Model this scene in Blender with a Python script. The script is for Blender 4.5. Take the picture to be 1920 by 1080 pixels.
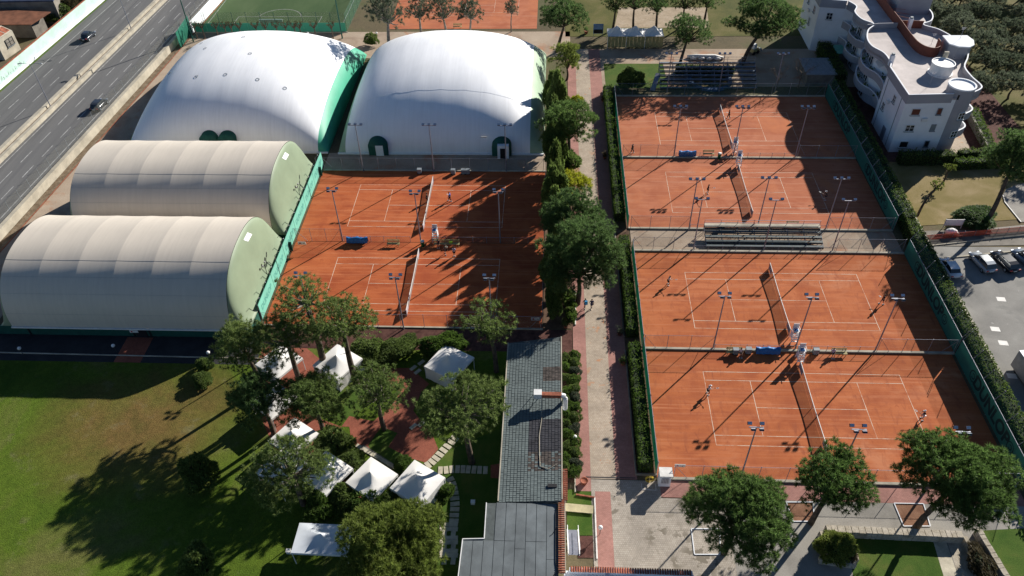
import bpy, bmesh, math, random
import numpy as np
from mathutils import Vector, Matrix

for o in list(bpy.data.objects):
    bpy.data.objects.remove(o)
SC = bpy.context.scene
COL = SC.collection
R_ = math.radians

# ------------------------------------------------------------------ camera
CAM_H = 72.92
FPX = 1444.288
AX_R = Vector((0.9988192, 0.0431580, -0.0223085)); AX_U = Vector((-0.0129945, 0.6797808, 0.7333002)); AX_F = Vector((-0.0468127, 0.7321444, -0.6795389))
cam_d = bpy.data.cameras.new('camera')
cam = bpy.data.objects.new('camera', cam_d)
COL.objects.link(cam)
cam_d.sensor_width = 36.0
cam_d.lens = 36.0 * FPX / 1920.0
cam_d.clip_end = 4000.0
cam_d.clip_start = 0.5
cam.matrix_world = Matrix(((AX_R.x, AX_U.x, -AX_F.x, 0), (AX_R.y, AX_U.y, -AX_F.y, 0), (AX_R.z, AX_U.z, -AX_F.z, CAM_H), (0, 0, 0, 1)))
SC.camera = cam

# ------------------------------------------------------------------ sky and sun
SUN_EL, SUN_AZ = 24.6, 47.4          # azimuth measured from +X towards +Y
world = bpy.data.worlds.new('World')
SC.world = world
world.use_nodes = True
wn = world.node_tree.nodes; wl = world.node_tree.links
for n in list(wn): wn.remove(n)
wo = wn.new('ShaderNodeOutputWorld'); wb = wn.new('ShaderNodeBackground'); sk = wn.new('ShaderNodeTexSky')
sk.sky_type = 'NISHITA'; sk.sun_disc = False
sk.sun_elevation = R_(SUN_EL); sk.sun_rotation = R_(90 - SUN_AZ)
sk.air_density = 0.75; sk.dust_density = 0.0; sk.ozone_density = 3.0
wb.inputs['Strength'].default_value = 0.05
wl.new(sk.outputs['Color'], wb.inputs['Color']); wl.new(wb.outputs['Background'], wo.inputs['Surface'])
sd = bpy.data.lights.new('sun', 'SUN'); sd.energy = 5.0; sd.angle = R_(0.53); sd.color = (1.0, 0.945, 0.86)
sun = bpy.data.objects.new('sun', sd); COL.objects.link(sun)
S_DIR = Vector((math.cos(R_(SUN_EL)) * math.cos(R_(SUN_AZ)), math.cos(R_(SUN_EL)) * math.sin(R_(SUN_AZ)), math.sin(R_(SUN_EL))))
sun.rotation_euler = S_DIR.to_track_quat('Z', 'Y').to_euler()
sun.location = (60, 60, 120)
SC.view_settings.view_transform = 'Standard'
SC.view_settings.look = 'None'
SC.view_settings.exposure = 0.84
SC.view_settings.gamma = 1.0
SC.render.engine = 'CYCLES'
SC.cycles.use_denoising = True
SC.cycles.max_bounces = 6
SC.cycles.transparent_max_bounces = 12
SC.cycles.caustics_reflective = False; SC.cycles.caustics_refractive = False

# ------------------------------------------------------------------ helpers
def at(px, py, z=0.0):
    """world point at height z that the photograph shows at pixel (px, py) of 1920x1080"""
    d = AX_F + AX_R * ((px - 960) / FPX) - AX_U * ((py - 540) / FPX)
    t = (z - CAM_H) / d.z
    return Vector((d.x * t, d.y * t, z))

def depth(p):
    return (Vector(p) - Vector((0, 0, CAM_H))).dot(AX_F)

class MB:
    """collects shapes into one mesh"""
    def __init__(s): s.v = []; s.f = []
    def add(s, vs, fs):
        b = len(s.v); s.v += [tuple(x) for x in vs]; s.f += [tuple(i + b for i in f) for f in fs]; return s
    def box(s, c, size, rz=0.0, taper=1.0):
        x, y, z = size[0] / 2, size[1] / 2, size[2] / 2; ca, sa = math.cos(rz), math.sin(rz); vs = []
        for k, t in ((-z, 1.0), (z, taper)):
            for a, b in ((-x, -y), (x, -y), (x, y), (-x, y)):
                a *= t; b *= t
                vs.append((c[0] + a * ca - b * sa, c[1] + a * sa + b * ca, c[2] + k))
        return s.add(vs, [(3, 2, 1, 0), (4, 5, 6, 7), (0, 1, 5, 4), (1, 2, 6, 5), (2, 3, 7, 6), (3, 0, 4, 7)])
    def bar(s, p, q, w, h=None):
        """square bar from p to q"""
        p = Vector(p); q = Vector(q); d = (q - p).normalized(); h = h or w
        u = d.cross(Vector((0, 0, 1)))
        u = Vector((1, 0, 0)) if u.length < 1e-3 else u.normalized()
        n = u.cross(d).normalized(); vs = []
        for e in (p, q):
            for a, b in ((-1, -1), (1, -1), (1, 1), (-1, 1)): vs.append(e + u * a * w / 2 + n * b * h / 2)
        return s.add(vs, [(0, 1, 2, 3), (7, 6, 5, 4), (0, 4, 5, 1), (1, 5, 6, 2), (2, 6, 7, 3), (3, 7, 4, 0)])
    def tube(s, pts, radii, n=8, cap=True):
        pts = [Vector(p) for p in pts]
        if not hasattr(radii, '__len__'): radii = [radii] * len(pts)
        rings = []
        for i, p in enumerate(pts):
            d = (pts[min(i + 1, len(pts) - 1)] - pts[max(i - 1, 0)])
            d = d.normalized() if d.length > 1e-6 else Vector((0, 0, 1))
            u = d.cross(Vector((0, 0, 1))) if abs(d.z) < 0.95 else d.cross(Vector((0, 1, 0)))
            u.normalize(); w = d.cross(u).normalized()
            rings.append([p + (u * math.cos(2 * math.pi * k / n) + w * math.sin(2 * math.pi * k / n)) * radii[i] for k in range(n)])
        vs = [q for r in rings for q in r]; fs = []
        for i in range(len(pts) - 1):
            for k in range(n):
                a = i * n + k; b = i * n + (k + 1) % n; fs.append((a, b, b + n, a + n))
        if cap: fs.append(tuple(range(n))[::-1]); fs.append(tuple(range((len(pts) - 1) * n, len(pts) * n)))
        return s.add(vs, fs)
    def lathe(s, prof, c=(0, 0, 0), n=20, cap=True):
        vs = []; fs = []
        for r, z in prof:
            for k in range(n): vs.append((c[0] + r * math.cos(2 * math.pi * k / n), c[1] + r * math.sin(2 * math.pi * k / n), c[2] + z))
        for i in range(len(prof) - 1):
            for k in range(n):
                a = i * n + k; b = i * n + (k + 1) % n; fs.append((a, b, b + n, a + n))
        if cap: fs.append(tuple(range(n))[::-1]); fs.append(tuple(range((len(prof) - 1) * n, len(prof) * n)))
        return s.add(vs, fs)
    def prism(s, outline, z0, z1):
        n = len(outline)
        vs = [(p[0], p[1], z0) for p in outline] + [(p[0], p[1], z1) for p in outline]
        return s.add(vs, [tuple(range(n))[::-1], tuple(range(n, 2 * n))] + [(i, (i + 1) % n, (i + 1) % n + n, i + n) for i in range(n)])
    def poly(s, pts, z=None):
        return s.add([(p[0], p[1], p[2] if z is None else z) for p in pts], [tuple(range(len(pts)))])
    def ico(s, c, r, sub=2, sq=(1, 1, 1)):
        bm = bmesh.new(); bmesh.ops.create_icosphere(bm, subdivisions=sub, radius=1)
        vs = [(c[0] + v.co.x * r * sq[0], c[1] + v.co.y * r * sq[1], c[2] + v.co.z * r * sq[2]) for v in bm.verts]
        fs = [tuple(v.index for v in f.verts) for f in bm.faces]; bm.free()
        return s.add(vs, fs)
    def mesh(s, name, mat, smooth=False):
        me = bpy.data.meshes.new(name); me.from_pydata(s.v, [], s.f); me.update()
        bm = bmesh.new(); bm.from_mesh(me); bmesh.ops.recalc_face_normals(bm, faces=bm.faces); bm.to_mesh(me); bm.free()
        if mat is not None: me.materials.append(mat)
        if smooth: me.polygons.foreach_set('use_smooth', [True] * len(me.polygons))
        return me
    def build(s, name, mat, parent=None, smooth=False, loc=None, rz=0.0):
        return link(name, s.mesh(name, mat, smooth), parent, loc, rz)

def link(name, me, parent=None, loc=None, rz=0.0):
    o = bpy.data.objects.new(name, me); COL.objects.link(o)
    if parent is not None: o.parent = parent
    if loc is not None: o.location = loc
    if rz: o.rotation_euler = (0, 0, rz)
    return o
def tag(o, label=None, cat=None, group=None, kind=None):
    if label: o['label'] = label
    if cat: o['category'] = cat
    if group: o['group'] = group
    if kind: o['kind'] = kind
    return o
def thing(name, label, cat, loc=(0, 0, 0), rz=0.0, group=None):
    o = bpy.data.objects.new(name, None); COL.objects.link(o); o.empty_display_size = 0.3
    o.location = loc; o.rotation_euler = (0, 0, rz)
    return tag(o, label, cat, group)
def struct(name, mb, mat, parent=None, smooth=False):
    o = mb.build(name, mat, parent, smooth)
    if parent is None: o['kind'] = 'structure'
    return o
KIDS = {}
def copy_tree(o, parent=None, loc=None, rz=None, label=None, group=None):
    c = o.copy(); COL.objects.link(c); c.parent = parent
    for ch in o.children: copy_tree(ch, c)
    if loc is not None: c.location = loc
    if rz is not None: c.rotation_euler = (0, 0, rz)
    if label: c['label'] = label
    if group: c['group'] = group
    return c
def sheet(name, pts, mat, z, parent=None):
    return struct(name, MB().poly([(p[0], p[1], z) for p in pts]), mat, parent)
def rect(x0, y0, x1, y1): return [(x0, y0), (x1, y0), (x1, y1), (x0, y1)]

# ------------------------------------------------------------------ materials
def new_mat(name):
    m = bpy.data.materials.new(name); m.use_nodes = True; nt = m.node_tree
    return m, nt, nt.nodes, nt.links, nt.nodes['Principled BSDF']
def noise(nt, vec, scale, detail=4, rough=0.6, dist=0.0):
    n = nt.nodes.new('ShaderNodeTexNoise'); n.inputs['Scale'].default_value = scale; n.inputs['Detail'].default_value = detail
    n.inputs['Roughness'].default_value = rough; n.inputs['Distortion'].default_value = dist
    if vec is not None: nt.links.new(vec, n.inputs['Vector'])
    return n
def ramp(nt, fac, stops):
    r = nt.nodes.new('ShaderNodeValToRGB'); e = r.color_ramp.elements
    while len(e) < len(stops): e.new(0.5)
    for i, (p, c) in enumerate(stops): e[i].position = p; e[i].color = (c[0], c[1], c[2], 1) if hasattr(c, '__len__') else (c, c, c, 1)
    nt.links.new(fac, r.inputs['Fac']); return r
def mix(nt, a, b, fac, mode='MIX'):
    m = nt.nodes.new('ShaderNodeMix'); m.data_type = 'RGBA'; m.blend_type = mode; m.clamp_factor = True
    for s, v in ((m.inputs[6], a), (m.inputs[7], b)):
        if hasattr(v, 'is_output'): nt.links.new(v, s)
        else: s.default_value = (v[0], v[1], v[2], 1)
    if hasattr(fac, 'is_output'): nt.links.new(fac, m.inputs[0])
    else: m.inputs[0].default_value = fac
    return m.outputs[2]
def pos(nt, obj=False, scale=None):
    if obj: o = nt.nodes.new('ShaderNodeTexCoord').outputs['Object']
    else: o = nt.nodes.new('ShaderNodeNewGeometry').outputs['Position']
    if scale:
        mp = nt.nodes.new('ShaderNodeMapping'); mp.inputs['Scale'].default_value = scale; nt.links.new(o, mp.inputs['Vector']); o = mp.outputs['Vector']
    return o
def bump(nt, bsdf, h, strength=0.4, dist=0.05):
    b = nt.nodes.new('ShaderNodeBump'); b.inputs['Strength'].default_value = strength; b.inputs['Distance'].default_value = dist
    nt.links.new(h, b.inputs['Height']); nt.links.new(b.outputs['Normal'], bsdf.inputs['Normal'])
def flat(name, c, rough=0.7, metal=0.0, var=0.12, scale=1.5, spec=0.3, obj=False, fine=12.0):
    """plain paint, fabric, metal, wood: a base colour with soft blotches and fine grain"""
    m, nt, N, L, b = new_mat(name)
    p = pos(nt, obj)
    n1 = noise(nt, p, scale, 5); n2 = noise(nt, p, fine, 2)
    lo = [max(0, x * (1 - 2.0 * var)) for x in c]; hi = [min(1, x * (1 + 1.2 * var)) for x in c]
    c1 = ramp(nt, n1.outputs['Fac'], [(0.3, lo), (0.7, hi)]).outputs['Color']
    g = ramp(nt, n2.outputs['Fac'], [(0.25, 1 - var), (0.75, 1.0)]).outputs['Color']
    L.new(mix(nt, c1, g, 1.0, 'MULTIPLY'), b.inputs['Base Color'])
    b.inputs['Roughness'].default_value = rough; b.inputs['Metallic'].default_value = metal
    b.inputs['Specular IOR Level'].default_value = spec
    return m
def ground_mat(name, stops, scale, fine=6.0, fine_amt=0.25, rough=0.95, bmp=0.3, stretch=None, patches=None):
    """soil, grass, clay, asphalt: several colours blended by large noise, fine speckle and bump"""
    m, nt, N, L, b = new_mat(name)
    p = pos(nt); ps = pos(nt, False, stretch) if stretch else p
    n1 = noise(nt, ps, scale, 6, 0.62, 0.4)
    c = ramp(nt, n1.outputs['Fac'], stops).outputs['Color']
    n2 = noise(nt, p, fine, 4, 0.7)
    g = ramp(nt, n2.outputs['Fac'], [(0.3, 1 - fine_amt), (0.7, 1 + 0.0)]).outputs['Color']
    c = mix(nt, c, g, 1.0, 'MULTIPLY')
    for (ps_, sc_, lo_, hi_, col_) in (patches or []):
        n3 = noise(nt, pos(nt, False, ps_) if ps_ else p, sc_, 5, 0.6, 0.6)
        c = mix(nt, c, col_, ramp(nt, n3.outputs['Fac'], [(lo_, 0.0), (hi_, 1.0)]).outputs['Color'])
    L.new(c, b.inputs['Base Color']); b.inputs['Roughness'].default_value = rough
    b.inputs['Specular IOR Level'].default_value = 0.15
    if bmp: bump(nt, b, n2.outputs['Fac'], bmp, 0.06)
    return m
def leaf_mat(name, dark, light, trans=0.55, obj_var=0.25, hue=None):
    m, nt, N, L, b = new_mat(name)
    geo = N.new('ShaderNodeNewGeometry'); oi = N.new('ShaderNodeObjectInfo')
    tc = N.new('ShaderNodeTexCoord')
    n1 = noise(nt, tc.outputs['Object'], 0.55, 3)
    c = ramp(nt, geo.outputs['Random Per Island'], [(0.0, dark), (0.75, light), (1.0, [min(1, x * 1.25) for x in light])]).outputs['Color']
    c = mix(nt, c, ramp(nt, n1.outputs['Fac'], [(0.3, 0.62), (0.7, 1.0)]).outputs['Color'], 1.0, 'MULTIPLY')
    c = mix(nt, c, ramp(nt, oi.outputs['Random'], [(0.0, (1 - obj_var, 1 - obj_var * 0.8, 1 - obj_var)), (1.0, (1.0, 1.0, 1.0))]).outputs['Color'], 1.0, 'MULTIPLY')
    L.new(c, b.inputs['Base Color']); b.inputs['Roughness'].default_value = 0.6; b.inputs['Specular IOR Level'].default_value = 0.25
    if trans:
        tr = N.new('ShaderNodeBsdfTranslucent'); ms = N.new('ShaderNodeMixShader'); ms.inputs[0].default_value = trans
        L.new(c, tr.inputs['Color']); L.new(b.outputs[0], ms.inputs[1]); L.new(tr.outputs[0], ms.inputs[2]); L.new(ms.outputs[0], N['Material Output'].inputs['Surface'])
    return m
def mesh_mat(name, c, clear, glow=0.0):
    """netting, chain link, windscreen cloth: woven stuff that lets part of the light through"""
    m, nt, N, L, b = new_mat(name)
    p = pos(nt); n1 = noise(nt, p, 0.8, 4)
    L.new(ramp(nt, n1.outputs['Fac'], [(0.3, [x * 0.75 for x in c]), (0.7, c)]).outputs['Color'], b.inputs['Base Color'])
    b.inputs['Roughness'].default_value = 0.8
    t = N.new('ShaderNodeBsdfTransparent'); ms = N.new('ShaderNodeMixShader'); ms.inputs[0].default_value = clear
    tl = N.new('ShaderNodeBsdfTranslucent'); tl.inputs['Color'].default_value = (*c, 1); m2 = N.new('ShaderNodeMixShader'); m2.inputs[0].default_value = glow
    L.new(b.outputs[0], m2.inputs[1]); L.new(tl.outputs[0], m2.inputs[2]); L.new(m2.outputs[0], ms.inputs[1]); L.new(t.outputs[0], ms.inputs[2]); L.new(ms.outputs[0], N['Material Output'].inputs['Surface'])
    return m
def glass_mat(name, c=(0.02, 0.03, 0.04)):
    m, nt, N, L, b = new_mat(name)
    n1 = noise(nt, pos(nt), 0.7, 2)
    L.new(ramp(nt, n1.outputs['Fac'], [(0.3, [x * 0.6 for x in c]), (0.7, [x * 1.4 for x in c])]).outputs['Color'], b.inputs['Base Color'])
    b.inputs['Roughness'].default_value = 0.08; b.inputs['Specular IOR Level'].default_value = 0.6
    return m
def brick_mat(name, c1, c2, mortar, w, h, bias=0.0, stain=None, rot=0.0):
    m, nt, N, L, b = new_mat(name)
    p = pos(nt)
    mp = N.new('ShaderNodeMapping'); mp.inputs['Rotation'].default_value = (0, 0, rot); L.new(p, mp.inputs['Vector'])
    br = N.new('ShaderNodeTexBrick'); L.new(mp.outputs[0], br.inputs['Vector']); br.inputs['Scale'].default_value = 1.0
    br.inputs['Brick Width'].default_value = w; br.inputs['Row Height'].default_value = h; br.inputs['Mortar Size'].default_value = 0.016
    br.inputs['Color1'].default_value = (*c1, 1); br.inputs['Color2'].default_value = (*c2, 1); br.inputs['Mortar'].default_value = (*mortar, 1)
    n1 = noise(nt, p, 0.35, 6, 0.65); n2 = noise(nt, p, 3.0, 4, 0.7)
    c = mix(nt, br.outputs['Color'], ramp(nt, n1.outputs['Fac'], [(0.3, 0.72), (0.7, 1.08)]).outputs['Color'], 1.0, 'MULTIPLY')
    c = mix(nt, c, ramp(nt, n2.outputs['Fac'], [(0.3, 0.8), (0.65, 1.0)]).outputs['Color'], 1.0, 'MULTIPLY')
    if stain:
        n3 = noise(nt, p, stain[0], 5, 0.7, 0.2); n4 = noise(nt, p, 0.16, 3)
        f = mix(nt, ramp(nt, n3.outputs['Fac'], [(stain[1], 0.0), (stain[1] + 0.03, 1.0)]).outputs['Color'], ramp(nt, n4.outputs['Fac'], [(0.45, 0.0), (0.55, 1.0)]).outputs['Color'], 1.0, 'MULTIPLY')
        c = mix(nt, c, stain[2], f)
    L.new(c, b.inputs['Base Color']); b.inputs['Roughness'].default_value = 0.9; b.inputs['Specular IOR Level'].default_value = 0.2
    bump(nt, b, n2.outputs['Fac'], 0.2, 0.03)
    return m
# ------------------------------------------------------------------ palette
M = {}
M['earth'] = ground_mat('earth', [(0.3, (0.10, 0.085, 0.05)), (0.5, (0.15, 0.12, 0.07)), (0.7, (0.10, 0.11, 0.045))], 0.12, 3.0, 0.35)
M['clay'] = ground_mat('clay', [(0.25, (0.35, 0.098, 0.036)), (0.5, (0.45, 0.135, 0.05)), (0.75, (0.50, 0.165, 0.07))], 0.16, 9.0, 0.16, bmp=0.12, stretch=(1.0, 1.0, 1),
    patches=[(None, 0.22, 0.50, 0.66, (0.33, 0.088, 0.034)), (None, 1.4, 0.60, 0.72, (0.33, 0.088, 0.034)), ((0.05, 2.4, 1), 1.0, 0.50, 0.72, (0.47, 0.175, 0.085)), ((0.35, 1.6, 1), 0.55, 0.48, 0.74, (0.31, 0.085, 0.036)), (None, 0.09, 0.58, 0.72, (0.50, 0.21, 0.11)), ((2.2, 0.6, 1), 0.8, 0.55, 0.76, (0.28, 0.08, 0.038))])
M['clay_far'] = ground_mat('clay_far', [(0.25, (0.37, 0.115, 0.055)), (0.5, (0.45, 0.155, 0.078)), (0.75, (0.50, 0.19, 0.105))], 0.16, 9.0, 0.16, bmp=0.12,
    patches=[(None, 0.22, 0.50, 0.66, (0.35, 0.105, 0.05)), (None, 1.4, 0.60, 0.72, (0.35, 0.105, 0.05)), ((0.05, 2.4, 1), 1.0, 0.50, 0.72, (0.46, 0.20, 0.12)), ((0.35, 1.6, 1), 0.55, 0.48, 0.74, (0.33, 0.10, 0.05)), (None, 0.12, 0.55, 0.70, (0.47, 0.16, 0.07))])
M['clay_red'] = ground_mat('clay_red', [(0.25, (0.33, 0.078, 0.028)), (0.5, (0.43, 0.11, 0.038)), (0.75, (0.48, 0.14, 0.05))], 0.16, 9.0, 0.16, bmp=0.12,
    patches=[(None, 0.22, 0.50, 0.66, (0.30, 0.066, 0.024)), (None, 1.4, 0.60, 0.72, (0.30, 0.066, 0.024)), ((0.05, 2.4, 1), 1.0, 0.50, 0.72, (0.46, 0.15, 0.065)), ((0.35, 1.6, 1), 0.55, 0.48, 0.74, (0.28, 0.062, 0.024)), (None, 0.10, 0.56, 0.72, (0.28, 0.06, 0.025))])
M['asphalt'] = ground_mat('asphalt', [(0.3, (0.12, 0.12, 0.122)), (0.5, (0.15, 0.15, 0.15)), (0.7, (0.18, 0.178, 0.176))], 0.5, 14.0, 0.22, 0.9, 0.2, stretch=(1.0, 0.06, 1),
    patches=[((0.9, 0.02, 1), 0.9, 0.55, 0.75, (0.095, 0.095, 0.1))])
M['tarmac'] = ground_mat('tarmac', [(0.3, (0.21, 0.205, 0.19)), (0.5, (0.27, 0.26, 0.24)), (0.7, (0.32, 0.31, 0.285))], 0.22, 8.0, 0.2, 0.92, 0.15,
    patches=[(None, 0.3, 0.60, 0.66, (0.22, 0.215, 0.2)), (None, 0.8, 0.66, 0.70, (0.34, 0.33, 0.31))])
M['plaza'] = ground_mat('plaza', [(0.3, (0.24, 0.225, 0.20)), (0.5, (0.31, 0.29, 0.26)), (0.7, (0.36, 0.34, 0.30))], 0.3, 8.0, 0.22, 0.92, 0.2)
M['dirt'] = ground_mat('dirt', [(0.3, (0.30, 0.22, 0.16)), (0.5, (0.41, 0.32, 0.24)), (0.7, (0.47, 0.38, 0.29))], 0.2, 5.0, 0.25, patches=[(None, 0.15, 0.55, 0.7, (0.38, 0.17, 0.09))])
M['soil'] = ground_mat('soil', [(0.3, (0.08, 0.045, 0.03)), (0.5, (0.14, 0.085, 0.055)), (0.7, (0.20, 0.13, 0.085))], 0.8, 6.0, 0.4)
M['pit'] = ground_mat('pit', [(0.3, (0.20, 0.10, 0.06)), (0.5, (0.27, 0.14, 0.085)), (0.7, (0.33, 0.19, 0.12))], 0.8, 6.0, 0.35)
M['verge'] = ground_mat('verge', [(0.3, (0.13, 0.095, 0.06)), (0.5, (0.22, 0.165, 0.11)), (0.7, (0.30, 0.24, 0.17))], 1.0, 4.0, 0.5)
M['mulch'] = ground_mat('mulch', [(0.3, (0.07, 0.03, 0.025)), (0.5, (0.12, 0.055, 0.045)), (0.7, (0.17, 0.085, 0.065))], 1.2, 9.0, 0.45)
def lawn_mat():
    m, nt, N, L, b = new_mat('lawn'); p = pos(nt)
    n1 = noise(nt, p, 0.09, 6, 0.62, 0.5); n2 = noise(nt, p, 7.0, 4, 0.75); n3 = noise(nt, p, 0.30, 6, 0.7, 0.3); n4 = noise(nt, p, 1.6, 5, 0.7)
    green = ramp(nt, n1.outputs['Fac'], [(0.32, (0.055, 0.11, 0.012)), (0.5, (0.105, 0.162, 0.018)), (0.66, (0.155, 0.16, 0.045))]).outputs['Color']
    dry = ramp(nt, n3.outputs['Fac'], [(0.3, (0.125, 0.105, 0.03)), (0.55, (0.19, 0.125, 0.042)), (0.75, (0.24, 0.175, 0.08))]).outputs['Color']
    d = N.new('ShaderNodeVectorMath'); d.operation = 'DISTANCE'; sc = N.new('ShaderNodeMapping'); sc.inputs['Scale'].default_value = (1.0, 1.35, 0.0); L.new(p, sc.inputs['Vector']); L.new(sc.outputs[0], d.inputs[0]); d.inputs[1].default_value = (-48.0, 53.5 * 1.35, 0)
    a = N.new('ShaderNodeMath'); a.operation = 'MULTIPLY_ADD'; L.new(n1.outputs['Fac'], a.inputs[0]); a.inputs[1].default_value = 26.0; L.new(d.outputs['Value'], a.inputs[2])
    q = N.new('ShaderNodeMath'); q.operation = 'DIVIDE'; L.new(a.outputs[0], q.inputs[0]); q.inputs[1].default_value = 50.0     # worn, dry middle of the lawn
    c = mix(nt, dry, green, ramp(nt, q.outputs[0], [(0.33, 0.0), (0.55, 1.0)]).outputs['Color'])
    c = mix(nt, c, (0.20, 0.185, 0.09), ramp(nt, n3.outputs['Fac'], [(0.58, 0.0), (0.74, 0.75)]).outputs['Color'])
    c = mix(nt, c, ramp(nt, n4.outputs['Fac'], [(0.3, 0.68), (0.7, 1.1)]).outputs['Color'], 1.0, 'MULTIPLY')
    c = mix(nt, c, ramp(nt, n2.outputs['Fac'], [(0.3, 0.5), (0.7, 1.15)]).outputs['Color'], 1.0, 'MULTIPLY')
    L.new(c, b.inputs['Base Color']); b.inputs['Roughness'].default_value = 1.0; b.inputs['Specular IOR Level'].default_value = 0.1
    bump(nt, b, n2.outputs['Fac'], 0.8, 0.08); return m
M['lawn'] = lawn_mat()
M['grass'] = ground_mat('grass', [(0.3, (0.045, 0.10, 0.012)), (0.5, (0.075, 0.13, 0.02)), (0.7, (0.12, 0.14, 0.03))], 0.35, 9.0, 0.4, bmp=0.5)
M['grass_dry'] = ground_mat('grass_dry', [(0.3, (0.15, 0.13, 0.03)), (0.5, (0.23, 0.18, 0.07)), (0.7, (0.34, 0.26, 0.14))], 0.16, 9.0, 0.3, bmp=0.4)
M['grove'] = ground_mat('grove', [(0.3, (0.07, 0.085, 0.02)), (0.5, (0.13, 0.125, 0.035)), (0.7, (0.20, 0.165, 0.07))], 0.11, 4.0, 0.4, bmp=0.5)
M['sand'] = ground_mat('sand', [(0.3, (0.33, 0.26, 0.18)), (0.5, (0.42, 0.33, 0.23)), (0.7, (0.48, 0.39, 0.29))], 0.5, 2.2, 0.3, bmp=0.6)
M['turf'] = ground_mat('turf', [(0.3, (0.045, 0.085, 0.035)), (0.5, (0.065, 0.11, 0.045)), (0.7, (0.09, 0.135, 0.06))], 0.12, 8.0, 0.2, stretch=(1.0, 0.3, 1))
M['concrete'] = flat('concrete', (0.44, 0.40, 0.32), 0.9, var=0.16, scale=0.5)
M['concrete_dark'] = flat('concrete_dark', (0.22, 0.20, 0.17), 0.9, var=0.2, scale=0.6)
M['stone'] = ground_mat('stone', [(0.3, (0.33, 0.28, 0.21)), (0.5, (0.46, 0.41, 0.33)), (0.7, (0.56, 0.50, 0.42))], 1.1, 5.0, 0.3, bmp=0.6)
M['slab'] = flat('slab', (0.54, 0.49, 0.38), 0.9, var=0.16, scale=1.2)
M['paint'] = flat('paint', (0.72, 0.70, 0.66), 0.7, var=0.1)
M['road_paint'] = flat('road_paint', (0.44, 0.44, 0.43), 0.8, var=0.25, scale=1.2)
M['white_wall'] = flat('white_wall', (0.80, 0.82, 0.85), 0.85, var=0.04, scale=0.4)
M['white_metal'] = flat('white_metal', (0.74, 0.74, 0.73), 0.45, var=0.06)
M['grey_render'] = flat('grey_render', (0.34, 0.335, 0.36), 0.85, var=0.05, scale=0.4)
M['roof_deck'] = flat('roof_deck', (0.52, 0.47, 0.45), 0.85, var=0.12, scale=0.35)
M['rust_wall'] = flat('rust_wall', (0.18, 0.055, 0.035), 0.7, var=0.14, scale=1.2)
M['steel'] = flat('steel', (0.27, 0.28, 0.33), 0.5, 0.35, var=0.1)
M['dark_metal'] = flat('dark_metal', (0.05, 0.052, 0.055), 0.5, 0.3, var=0.1)
M['lamp_glass'] = flat('lamp_glass', (0.55, 0.60, 0.68), 0.2, 0.4, var=0.06)
def membrane_mat(name, c, step, line):
    m, nt, N, L, b = new_mat(name); p = pos(nt); sx = N.new('ShaderNodeSeparateXYZ'); L.new(p, sx.inputs[0])
    n1 = noise(nt, p, 0.25, 5); n2 = noise(nt, pos(nt, False, (3.0, 0.25, 0.25)), 0.8, 5, 0.65)
    q = N.new('ShaderNodeMath'); q.operation = 'PINGPONG'; L.new(sx.outputs['X'], q.inputs[0]); q.inputs[1].default_value = step / 2     # welded strips of cloth
    col = ramp(nt, n1.outputs['Fac'], [(0.3, [x * 0.95 for x in c]), (0.7, c)]).outputs['Color']
    col = mix(nt, col, ramp(nt, n2.outputs['Fac'], [(0.35, 0.94), (0.6, 1.0)]).outputs['Color'], 1.0, 'MULTIPLY')
    col = mix(nt, col, ramp(nt, q.outputs[0], [(0.0, line), (0.045, 1.0)]).outputs['Color'], 1.0, 'MULTIPLY')
    L.new(col, b.inputs['Base Color']); b.inputs['Roughness'].default_value = 0.5; b.inputs['Specular IOR Level'].default_value = 0.3; bump(nt, b, n2.outputs['Fac'], 0.08, 0.05); return m
M['membrane_white'] = membrane_mat('membrane_white', (0.87, 0.88, 0.90), 2.4, 0.93)
M['membrane_beige'] = membrane_mat('membrane_beige', (0.57, 0.515, 0.44), 2.45, 0.96)
M['band_green'] = flat('band_green', (0.05, 0.34, 0.22), 0.5, var=0.06, scale=0.4)
M['band_pale'] = flat('band_pale', (0.30, 0.42, 0.29), 0.55, var=0.08, scale=0.4)
M['cap_green'] = flat('cap_green', (0.21, 0.265, 0.175), 0.55, var=0.06, scale=0.3)
M['deep_green'] = flat('deep_green', (0.012, 0.085, 0.065), 0.6, var=0.12)
M['teal'] = flat('teal', (0.16, 0.46, 0.36), 0.7, var=0.07, scale=0.5)
M['mint'] = flat('mint', (0.47, 0.66, 0.565), 0.8, var=0.08, scale=0.5)
M['screen_green'] = mesh_mat('screen_green', (0.02, 0.24, 0.15), 0.08, 0.5)
M['screen_dark'] = mesh_mat('screen_dark', (0.03, 0.20, 0.16), 0.05, 0.25)
M['link'] = mesh_mat('link', (0.20, 0.20, 0.17), 0.84)
M['link_green'] = mesh_mat('link_green', (0.06, 0.18, 0.13), 0.80)
M['net'] = mesh_mat('net', (0.10, 0.075, 0.065), 0.50)
M['net_pale'] = mesh_mat('net_pale', (0.30, 0.28, 0.27), 0.35)
M['orange_mesh'] = mesh_mat('orange_mesh', (0.62, 0.10, 0.04), 0.25)
M['letter_dark'] = flat('letter_dark', (0.008, 0.035, 0.034), 0.8, var=0.05)
M['letter_teal'] = flat('letter_teal', (0.075, 0.29, 0.24), 0.8, var=0.05)
M['blue_tarp'] = flat('blue_tarp', (0.022, 0.16, 0.42), 0.45, var=0.15, scale=2.0)
M['bin_green'] = flat('bin_green', (0.015, 0.17, 0.07), 0.5, var=0.1)
M['bench_wood'] = flat('bench_wood', (0.42, 0.36, 0.17), 0.7, var=0.15)
M['grey_plastic'] = flat('grey_plastic', (0.24, 0.27, 0.29), 0.5, var=0.1)
M['black'] = flat('black', (0.014, 0.014, 0.017), 0.6, var=0.1)
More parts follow.
